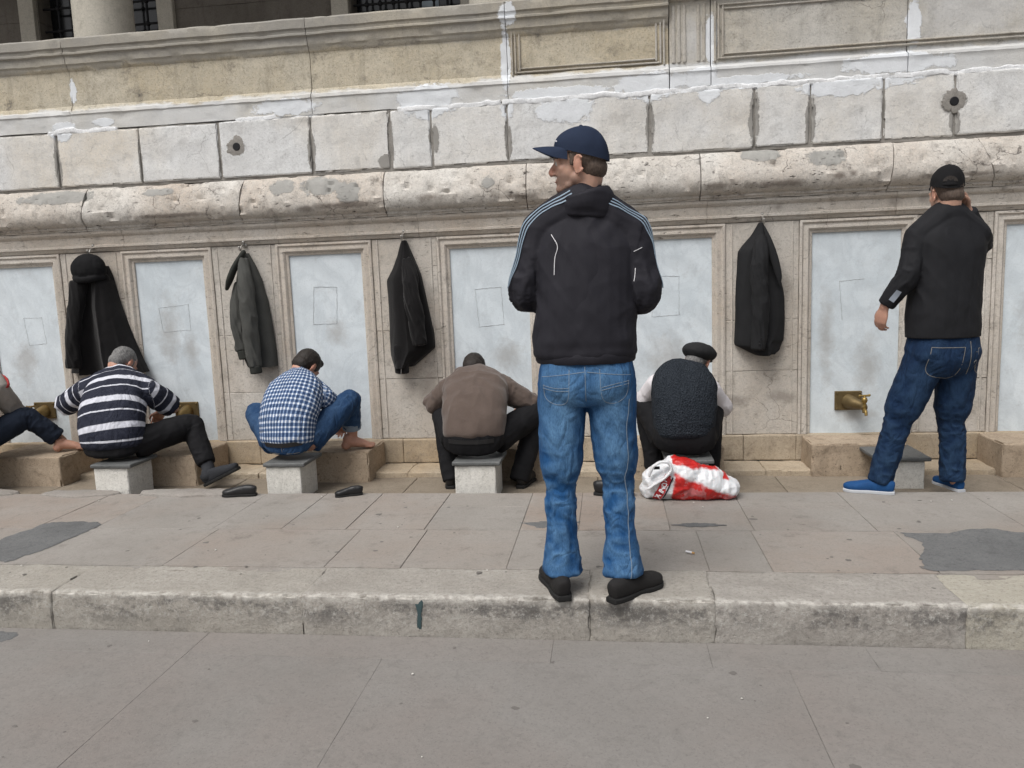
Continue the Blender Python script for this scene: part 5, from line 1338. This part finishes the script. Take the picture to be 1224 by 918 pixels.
def coats():
    e = empty('coat', (-3.78, 5.36, 1.60), 'long black coat with a hat over it on the hook behind the striped polo man', 'coat', 'clothes hanging on wall hooks')
    b = MB(); b.add(*drape([(1.50, -3.90, -3.70), (1.42, -3.935, -3.67), (1.34, -3.965, -3.655), (1.20, -3.99, -3.625), (.99, -4.03, -3.564), (.84, -4.06, -3.51), (.70, -4.08, -3.455)], (.05, .11, .14), (.01, .034, .06), 5, freq=6)); b.build('body', M['black_wool'], e)
    link_mesh('sleeve', sleeve([(-3.87, 5.27, 1.38), (-3.90, 5.235, 1.15), (-3.93, 5.22, .95), (-3.945, 5.215, .76)], [.06, .058, .055, .055], 3, flat=.8), M['black_wool'], e)
    link_mesh('collar', fuse([tube([(-3.90, 5.33, 1.44), (-3.86, 5.29, 1.47), (-3.80, 5.275, 1.47), (-3.73, 5.29, 1.46), (-3.69, 5.33, 1.40)], [(.02, .03)] * 5, 10, 4)], .006, 3), M['black_wool'], e)
    me = fuse([blob((-3.80, 5.30, 1.478), (.134, .085, .112)), tube([(-3.920, 5.29, 1.415), (-3.86, 5.228, 1.40), (-3.80, 5.215, 1.396), (-3.74, 5.228, 1.40), (-3.685, 5.29, 1.415)], [(.012, .022)] * 5, 10, 5)], .006, 4)
    P = get_co(me); N = get_no(me); set_co(me, P + N * (fbm(P * 16, 3, 2) * .006)[:, None])
    h = link_mesh('hat', me, M['black_cap'], None, (-3.80, 5.30, 1.48)); tag(h, 'round black hat hung over the collar of the long black coat', 'hat')
    # grey green jacket
    e = empty('coat', (-2.60, 5.36, 1.55), 'grey green zip jacket with ribbed cuffs hanging between two marble panels', 'jacket', 'clothes hanging on wall hooks')
    b = MB(); b.add(*drape([(1.545, -2.645, -2.592), (1.453, -2.677, -2.545), (1.351, -2.700, -2.505), (1.27, -2.712, -2.490), (1.2, -2.700, -2.472), (.956, -2.700, -2.447), (.82, -2.700, -2.437), (.72, -2.66, -2.434)], (.03, .07, .09), (.006, .012, .018), 8, freq=2.6)); b.build('body', M['olive_cloth'], e)
    link_mesh('sleeve', sleeve([(-2.60, 5.31, 1.50), (-2.575, 5.26, 1.35), (-2.560, 5.235, 1.20), (-2.55, 5.225, 1.02), (-2.545, 5.225, .82), (-2.535, 5.225, .735)], [.03, .050, .054, .053, .050, .044], 13, .007), M['olive_cloth'], e)
    s = link_mesh('cuff', sleeve([(-2.535, 5.225, .735), (-2.530, 5.225, .685)], [.043, .041], 15, .002), M['olive_rib'], e)
    link_mesh('cuff', sleeve([(-2.655, 5.30, .845), (-2.648, 5.30, .785)], [.044, .040], 17, .002, .8), M['olive_rib'], e)
    link_mesh('sleeve', sleeve([(-2.655, 5.33, 1.33), (-2.672, 5.295, 1.18), (-2.672, 5.29, 1.0), (-2.657, 5.295, .85)], [.032, .042, .045, .045], 19, .008, .8), M['olive_cloth'], e)
    link_mesh('collar', fuse([tube([(-2.60, 5.32, 1.55), (-2.655, 5.285, 1.45), (-2.695, 5.27, 1.36), (-2.728, 5.28, 1.295)], [(.018, .02), (.02, .032), (.02, .034), (.012, .018)], 12, 5)], .005, 3), M['olive_rib'], e)
    b = MB(); b.add(*tube([(-2.655, 5.295, .785), (-2.657, 5.292, .74)], [.003, .004], 8, 3)); b.build('zip_pull', M['steel'], e)
    # black jacket
    e = empty('coat', (-1.42, 5.36, 1.58), 'black jacket hung by its collar with one sleeve end showing beside the brown sweater man', 'jacket', 'clothes hanging on wall hooks')
    b = MB(); b.add(*drape([(1.585, -1.444, -1.412), (1.481, -1.483, -1.372), (1.394, -1.523, -1.338), (1.319, -1.570, -1.316), (1.16, -1.570, -1.289), (.923, -1.569, -1.247), (.815, -1.572, -1.243), (.745, -1.56, -1.33), (.69, -1.545, -1.40)], (.03, .085, .12), (.004, .016, .03), 12, freq=3.2)); b.build('body', M['black_wool'], e)
    link_mesh('sleeve', sleeve([(-1.40, 5.31, 1.45), (-1.37, 5.255, 1.33), (-1.355, 5.235, 1.18), (-1.335, 5.24, 1.02), (-1.32, 5.25, .86)], [.03, .050, .056, .055, .05], 23, .008, .8), M['black_wool'], e)
    link_mesh('sleeve', sleeve([(-1.475, 5.30, .85), (-1.472, 5.295, .74), (-1.472, 5.295, .655)], [.05, .052, .050], 25, .004, .7), M['black_wool'], e)
    b = MB(); b.add(*tube([(-1.463, 5.252, .72), (-1.470, 5.252, .65)], [.003, .003], 8, 3)); b.build('zip', M['steel'], e)
    # charcoal blazer
    e = empty('coat', (1.01, 5.36, 1.59), 'charcoal suit blazer with lapel hanging right of the flat cap man', 'jacket', 'clothes hanging on wall hooks')
    b = MB(); b.add(*drape([(1.595, .996, 1.024), (1.517, .950, 1.052), (1.447, .888, 1.083), (1.409, .862, 1.096), (1.30, .856, 1.122), (1.115, .850, 1.164), (.95, .845, 1.166), (.81, .838, 1.157), (.788, .842, 1.152), (.745, .925, 1.138), (.715, .985, 1.10)], (.03, .08, .10), (.004, .012, .022), 17, freq=3.4)); b.build('body', M['black_suit'], e)
    link_mesh('sleeve', sleeve([(1.0, 5.30, 1.50), (.985, 5.255, 1.40), (.975, 5.24, 1.25), (.985, 5.235, 1.05), (.980, 5.24, .88), (.972, 5.245, .765)], [.03, .048, .054, .053, .049, .046], 27, .006, .8), M['black_suit'], e)
    b = MB(); b.add(*tube([(1.022, 5.315, 1.56), (1.045, 5.285, 1.47), (1.075, 5.272, 1.36), (1.105, 5.272, 1.25), (1.115, 5.278, 1.18)], [(.006, .008), (.020, .008), (.026, .008), (.020, .007), (.006, .005)], 12, 6, (1, 0, .3))); b.build('lapel', M['black_suit'], e)
    b = MB()
    for i in range(3): b.add(*blob((.972 + .004 * i, 5.200, .80 + .022 * i), (.006, .003, .006), None, 10, 6))
    b.build('cuff_button', M['iron'], e)
coats()

# ================================================================== BAG, SLIPPERS, LITTER
def bag_mat():
    m = Mat('printed_plastic_bag', .32, .5)
    P = m.map((1, 1, 1)); s = m.sep(P)
    q = m.math('ADD', m.mul(s[0], 1.0), m.mul(m.math('SUBTRACT', m.noise(9, 3, .6), .5), .10))
    zz = m.math('ADD', s[2], m.mul(m.math('SUBTRACT', m.noise(12, 3, .6, m.map((1, 1, 1), (4, 1, 2))), .5), .05))
    white = (.68, .69, .71); red = (.50, .018, .016)
    # red fields: lower front right of the lettering and a band across the top
    front = m.mul(m.ramp(q, .325, .338), m.ramp(m.math('ADD', zz, m.mul(q, .42)), .312, .296))
    topb = m.mul(m.mul(m.ramp(q, .335, .345), m.ramp(q, .60, .58)), m.ramp(m.math('ADD', zz, m.mul(q, .16)), .252, .262))
    end = m.mul(m.mul(m.ramp(q, .615, .62), m.ramp(q, .655, .645)), m.ramp(zz, .11, .12))
    rd = m.math('MAXIMUM', m.math('MAXIMUM', front, topb), end)
    gl = m.mul(m.ramp(m.noise(13, 4, .65, m.map((1, 1, 1), (2, 7, 1))), .53, .57), front)
    col = m.mix(rd, white, red); col = m.mix(m.mul(gl, .32), col, (.50, .40, .42))
    col = m.mix(m.mul(m.ramp(m.noise(30, 4, .7), .6, .7), m.mul(front, .6)), col, (.22, .02, .03))
    m.color(col); m.b.inputs['Subsurface Weight'].default_value = .15; m.b.inputs['Subsurface Radius'].default_value = (.02, .012, .01)
    m.bump(m.noise(28, 4, .65, None, 1.2), .35, .012); return m.m

def bag():
    parts = [blob((.275, 4.40, .085), (.105, .10, .105)), blob((.38, 4.40, .10), (.155, .105, .125)), blob((.51, 4.40, .08), (.15, .105, .095)), blob((.625, 4.40, .052), (.09, .09, .058)), blob((.235, 4.41, .055), (.085, .09, .06)), blob((.335, 4.41, .20), (.055, .045, .032))]
    me = fuse(parts, .006, 6); P = get_co(me); N = get_no(me)
    Q = P * np.array([1, 1, 1.0]); Wp = np.stack([fbm(P * 5, 2, s) for s in (4, 5, 6)], 1) * .06
    r1 = 1 - 2.0 * np.abs(fbm((P + Wp) * np.array([7, 9, 9]), 3, 11)); r2 = 1 - 2 * np.abs(fbm((P + Wp) * 19, 3, 12))
    P = P + N * (.013 * r1 + .009 * r2 - .006)[:, None]; P[:, 2] = np.maximum(P[:, 2], .004)
    set_co(me, P); sf = Surf(me)
    o = link_mesh('plastic_bag', me, bag_mat(), None, (.43, 4.40, 0)); tag(o, 'crumpled red and white plastic shopping bag lying at the pavement edge behind the old man', 'bag')
    # carrier handles
    b = MB()
    pts = [(.205, 4.30, .155), (.225, 4.29, .205), (.265, 4.29, .232), (.31, 4.30, .228), (.325, 4.295, .185), (.30, 4.285, .15), (.25, 4.285, .115), (.20, 4.29, .08)]
    V, F = tube(pts, [(.008, .015)] * 8, 10, 6); V = V + np.stack([fbm(V * 30, 3, s) * .006 for s in (1, 2, 3)], 1); b.add(V, F)
    b.build('handle', plain('white_plastic', (.70, .71, .73), .35, bump=.2), o)
    b = MB(); b.add(*rough_box(.228, .262, 4.292, 4.299, .188, .206, .003, .01, .001)); b.build('handle_label', M['iron'], o)
    # printed lettering band, running up the bag
    band = MB(); ink = MB(); dark = MB()
    A0, A1 = v(.243, 3.9, .014), v(.312, 3.9, .150)
    band.add(*ribbon(sf, [A0, (A0 + A1) / 2, A1], .046, .004, .008, ray=True)); bb = band.build('print_band', plain('print_red', (.42, .03, .035), .4, bump=0), o)
    d = A1 - A0; L = np.linalg.norm(d); d /= L; w = nrm(np.array((d[2], 0, -d[0])))      # across, to the right
    glyph = {'A': [((0, 0), (.5, 1)), ((.5, 1), (1, 0)), ((.2, .4), (.8, .4))], 'I': [((.5, 0), (.5, 1))], 'N': [((0, 0), (0, 1)), ((0, 1), (1, 0)), ((1, 0), (1, 1))], 'D': [((0, 0), (0, 1)), ((0, 1), (.8, .85)), ((.8, .85), (.8, .15)), ((.8, .15), (0, 0))], 'L': [((0, 1), (0, 0)), ((0, 0), (.8, 0))]}
    pos = .012
    for ch in 'AINDL':
        cw = .012 if ch == 'I' else .024
        for p, q in glyph[ch]:
            a = A0 + d * (pos + p[0] * .020) - w * (-.014 + p[1] * .026); c = A0 + d * (pos + q[0] * .020) - w * (-.014 + q[1] * .026)
            ink.add(*ribbon(sf, [a, (a + c) / 2, c], .0055, .0062, .004, ray=True))
        pos += cw + .005
    ink.build('lettering', M['piping'], bb)
    dark.add(*ribbon(sf, [A0 + w * .029, (A0 + A1) / 2 + w * .029, A1 + w * .029], .007, .004, .008, ray=True)); dark.build('print_edge', plain('print_dark', (.03, .015, .03), .4, bump=0), o)
    b = MB(); b.add(*ribbon(sf, [A0 + w * .020, (A0 + A1) / 2 + w * .020, A1 + w * .020], .006, .005, .008, ray=True)); b.build('print_line', M['piping'], o)
bag()

tag(shoe((-2.215, 4.445, .001), (-2.43, 4.425, .001), None, M['shoe_black'], M['sole'], 'slipper', .075, base=(-2.33, 4.43, 0), opening=True), 'black slip-on shoe lying left of the stool of the check shirt man', 'shoe', 'shoes taken off at the gutter')
tag(shoe((-1.53, 4.46, .001), (-1.69, 4.40, .001), None, M['shoe_black'], M['sole'], 'slipper', .085, base=(-1.61, 4.43, 0), opening=True), 'black leather slip-on shoe lying right of the stool of the check shirt man', 'shoe', 'shoes taken off at the gutter')
tag(shoe((-.115, 4.45, .001), (.12, 4.40, .001), None, M['shoe_black'], M['sole'], 'slipper', .09, base=(0, 4.43, 0), opening=True), 'black shoe half hidden behind the legs of the tall man in jeans', 'shoe', 'shoes taken off at the gutter')

b = MB(); b.add(*tube([(.325, 3.468, .009), (.350, 3.450, .009)], [.0045, .0045], 10, 2, cap=.1)); o = b.build('cigarette_butt', M['piping'], None, (.34, 3.46, 0)); tag(o, 'white cigarette end lying on the paving to the right of the tall man', 'cigarette end')
b2 = MB(); b2.add(*tube([(.3505, 3.4497, .009), (.360, 3.443, .009)], [.0046, .0046], 10, 1, cap=.1)); b2.build('filter', plain('filter_tan', (.45, .26, .10), .8), o)
def grit():
    """scattered chewing gum marks, grit and leaf crumbs"""
    r = random.Random(5); b = MB(); d = MB()
    for i in range(130):
        x = r.uniform(-3.2, 2.6); up_ = r.random() < .72
        y = r.uniform(3.0, 4.4) if up_ else r.uniform(1.9, 2.9); z = .001 if up_ else -.169
        s = r.choice([.004, .005, .006, .008, .010, .016]) * r.uniform(.6, 1.2)
        d.add(*splat([(x + s * math.cos(a) * r.uniform(.6, 1.5), y + s * math.sin(a) * r.uniform(.6, 1.2)) for a in np.linspace(0, 2 * PI, 7)[:-1]], 'z', z, .0008, i, .4, 18))
    for i in range(22):
        x = r.uniform(-3.2, 2.6); up_ = r.random() < .5; y = r.uniform(3.0, 4.4) if up_ else r.uniform(1.9, 2.9); z = .003 if up_ else -.166
        s = r.uniform(.002, .005); b.add(*blob((x, y, z + s * .4), (s, s * r.uniform(.6, 1.4), s * .6), None, 8, 6))
    tag(d.build('dirt_spots', plain('gum_marks', (.15, .14, .13), .9)), kind='stuff'); tag(b.build('grit', M['stool']), kind='stuff')
grit()
b = MB(); b.add(*splat([(-.815, -.030), (-.785, -.025), (-.79, -.07), (-.795, -.13), (-.812, -.125), (-.808, -.07)], 'y', 2.929, .003, 7, .5, 90)); tag(b.build('paint_blob', plain('dark_green_paint', (.045, .075, .08), .7)), 'smear of dark green paint on the face of the kerb', 'paint smear')

# ================================================================== PORTICO BEHIND THE PARAPET
def portico():
    W = empty('portico_building', (-3.2, 9.0, 2.4), 'shaded stone portico with round column and barred windows above the parapet', 'building')
    b = MB(); random.seed(4)
    wins = [(-6.75, -5.22), (-2.86, -1.60), (1.4, 2.9)]
    xs = [-12] + sum([[a, c] for a, c in wins], []) + [8]
    for i in range(0, len(xs), 2):
        for z0, z1 in ((2.3, 3.5), (3.502, 4.6), (4.602, 6.0), (6.002, 7.6)):
            b.add(*rough_box(xs[i] + (.002), xs[i + 1] - .002, 9.0, 9.4, z0, z1, .006, .25, .004, 5, i * 7 + int(z0)), random.random())
    for a, c in wins: b.add(*rough_box(a, c, 9.0, 9.4, 6.2, 7.6, .006, .25, .004), .5); b.add(*rough_box(a, c, 9.0, 9.4, 2.3, 3.0, .006, .25, .004), .5)
    b.build('wall', M['portico_wall'], W)
    for a, c in wins:
        f = MB()
        for x in (a - .22, c + .02): f.add(*rough_box(x, x + .2, 8.94, 9.02, 2.9, 6.4, .01, .1, .004, 5, 3), .8)
        f.add(*rough_box(a - .22, c + .22, 8.93, 9.03, 6.2, 6.42, .01, .1, .004, 5, 4), .8)
        w = f.build('window', M['column'], W)
        g = MB(); g.add(*rough_box(a, c, 9.22, 9.25, 3.0, 6.2, .002, 1, 0)); g.build('pane', M['dark_glass'], w)
        g = MB()
        for k in range(1, 8): x = a + (c - a) * k / 8; g.add(*tube([(x, 9.10, 3.0), (x, 9.10, 6.2)], [.014, .014], 8, 1))
        for z in np.arange(3.2, 6.2, .26):
            g.add(*tube([(a, 9.095, z), (c, 9.095, z)], [.014, .014], 8, 1))
            for k in range(1, 8): g.add(*blob((a + (c - a) * k / 8, 9.095, z), .03, None, 8, 6))
        g.build('grille', M['iron'], w)
    # daylight through the interior, painted as pale slabs at two panes
    for x, z in ((-6.22, 4.32), (-1.98, 4.62)):
        g = MB(); g.add(*rough_box(x - .10, x + .10, 9.205, 9.215, z - .30, z + .05, .002, 1, 0)); g.build('painted_daylight', plain('daylight_paint', (.42, .50, .56), .3, bump=0), W)
    for x, y in ((-4.86, 7.4), (-.95, 7.4), (3.0, 7.4), (-8.8, 7.4)):
        g = MB(); g.add(*tube([(x, y, 2.6), (x, y, 2.85), (x, y, 4.5), (x, y, 6.0)], [.275, .275, .270, .235], 40, 8, cap=0)); c = g.build('column', M['column'], W)
        g = MB(); g.add(*rough_box(x - .36, x + .36, y - .36, y + .36, 2.41, 2.56, .012, .08, .003, 5, 3)); g.add(*tube([(x, y, 2.56), (x, y, 2.62)], [.33, .30], 40, 2, cap=.2)); g.build('column_base', M['column'], c)
    g = MB(); g.add(*rough_box(-12, 8, 6.5, 9.6, 6.6, 7.0, .02, .6, .0), .4); g.add(*rough_box(-12, 8, 7.0, 7.8, 6.0, 6.598, .02, .3, .003), .5); g.build('roof', M['portico_wall'], W)
    g = MB(); g.add(*rough_box(-12, 8, 5.76, 9.0, 2.2, 2.40, .01, .5, .003), .4); g.build('terrace_floor', M['slab'], W)
portico()

# ================================================================== LIGHT AND CAMERA
def light_camera():
    w = bpy.data.worlds.new('World'); SC.world = w; w.use_nodes = True; t = w.node_tree
    bg = t.nodes['Background']; sky = t.nodes.new('ShaderNodeTexSky'); sky.sky_type = 'NISHITA'; sky.sun_disc = False
    el, az = math.radians(58), math.radians(-30)        # sun high, behind the camera to the left
    d = np.array([math.sin(az) * math.cos(el), -math.cos(az) * math.cos(el), math.sin(el)])   # towards the sun
    sky.sun_elevation = el; sky.sun_rotation = math.atan2(d[0], d[1])
    sky.air_density = 1.0; sky.dust_density = 6.0; sky.ozone_density = 1.0
    hs = t.nodes.new('ShaderNodeHueSaturation'); hs.inputs['Saturation'].default_value = .38
    t.links.new(sky.outputs[0], hs.inputs['Color']); t.links.new(hs.outputs[0], bg.inputs[0]); bg.inputs[1].default_value = .085
    l = bpy.data.lights.new('sun', 'SUN'); l.energy = 1.5; l.angle = math.radians(38); l.color = (1, .98, .95)
    o = bpy.data.objects.new('sun', l); COL.objects.link(o); o.rotation_euler = Vector(-d).to_track_quat('-Z', 'Y').to_euler()
    yaw, pitch, roll = [math.radians(a) for a in (7.4056, 7.4876, 2.1618)]
    fwd = np.array([-math.sin(yaw) * math.cos(pitch), math.cos(yaw) * math.cos(pitch), -math.sin(pitch)])
    r0 = np.array([math.cos(yaw), math.sin(yaw), 0]); d0 = np.cross(fwd, r0)
    r = math.cos(roll) * r0 + math.sin(roll) * d0; dn = -math.sin(roll) * r0 + math.cos(roll) * d0
    m = Matrix.Identity(4)
    for i in range(3): m[i][0] = r[i]; m[i][1] = -dn[i]; m[i][2] = -fwd[i]
    m[2][3] = 1.26
    cd = bpy.data.cameras.new('camera'); c = bpy.data.objects.new('camera', cd); COL.objects.link(c); c.matrix_world = m
    cd.sensor_width = 36; cd.lens = 919 / 1224 * 36; cd.clip_end = 1000; cd.clip_start = .05; SC.camera = c
    SC.view_settings.view_transform = 'Standard'; SC.view_settings.look = 'None'; SC.view_settings.gamma = 1; SC.view_settings.use_curve_mapping = False
    SC.view_settings.exposure = 0.46
    SC.render.engine = 'CYCLES'; SC.cycles.use_denoising = True; SC.cycles.max_bounces = 6
light_camera()
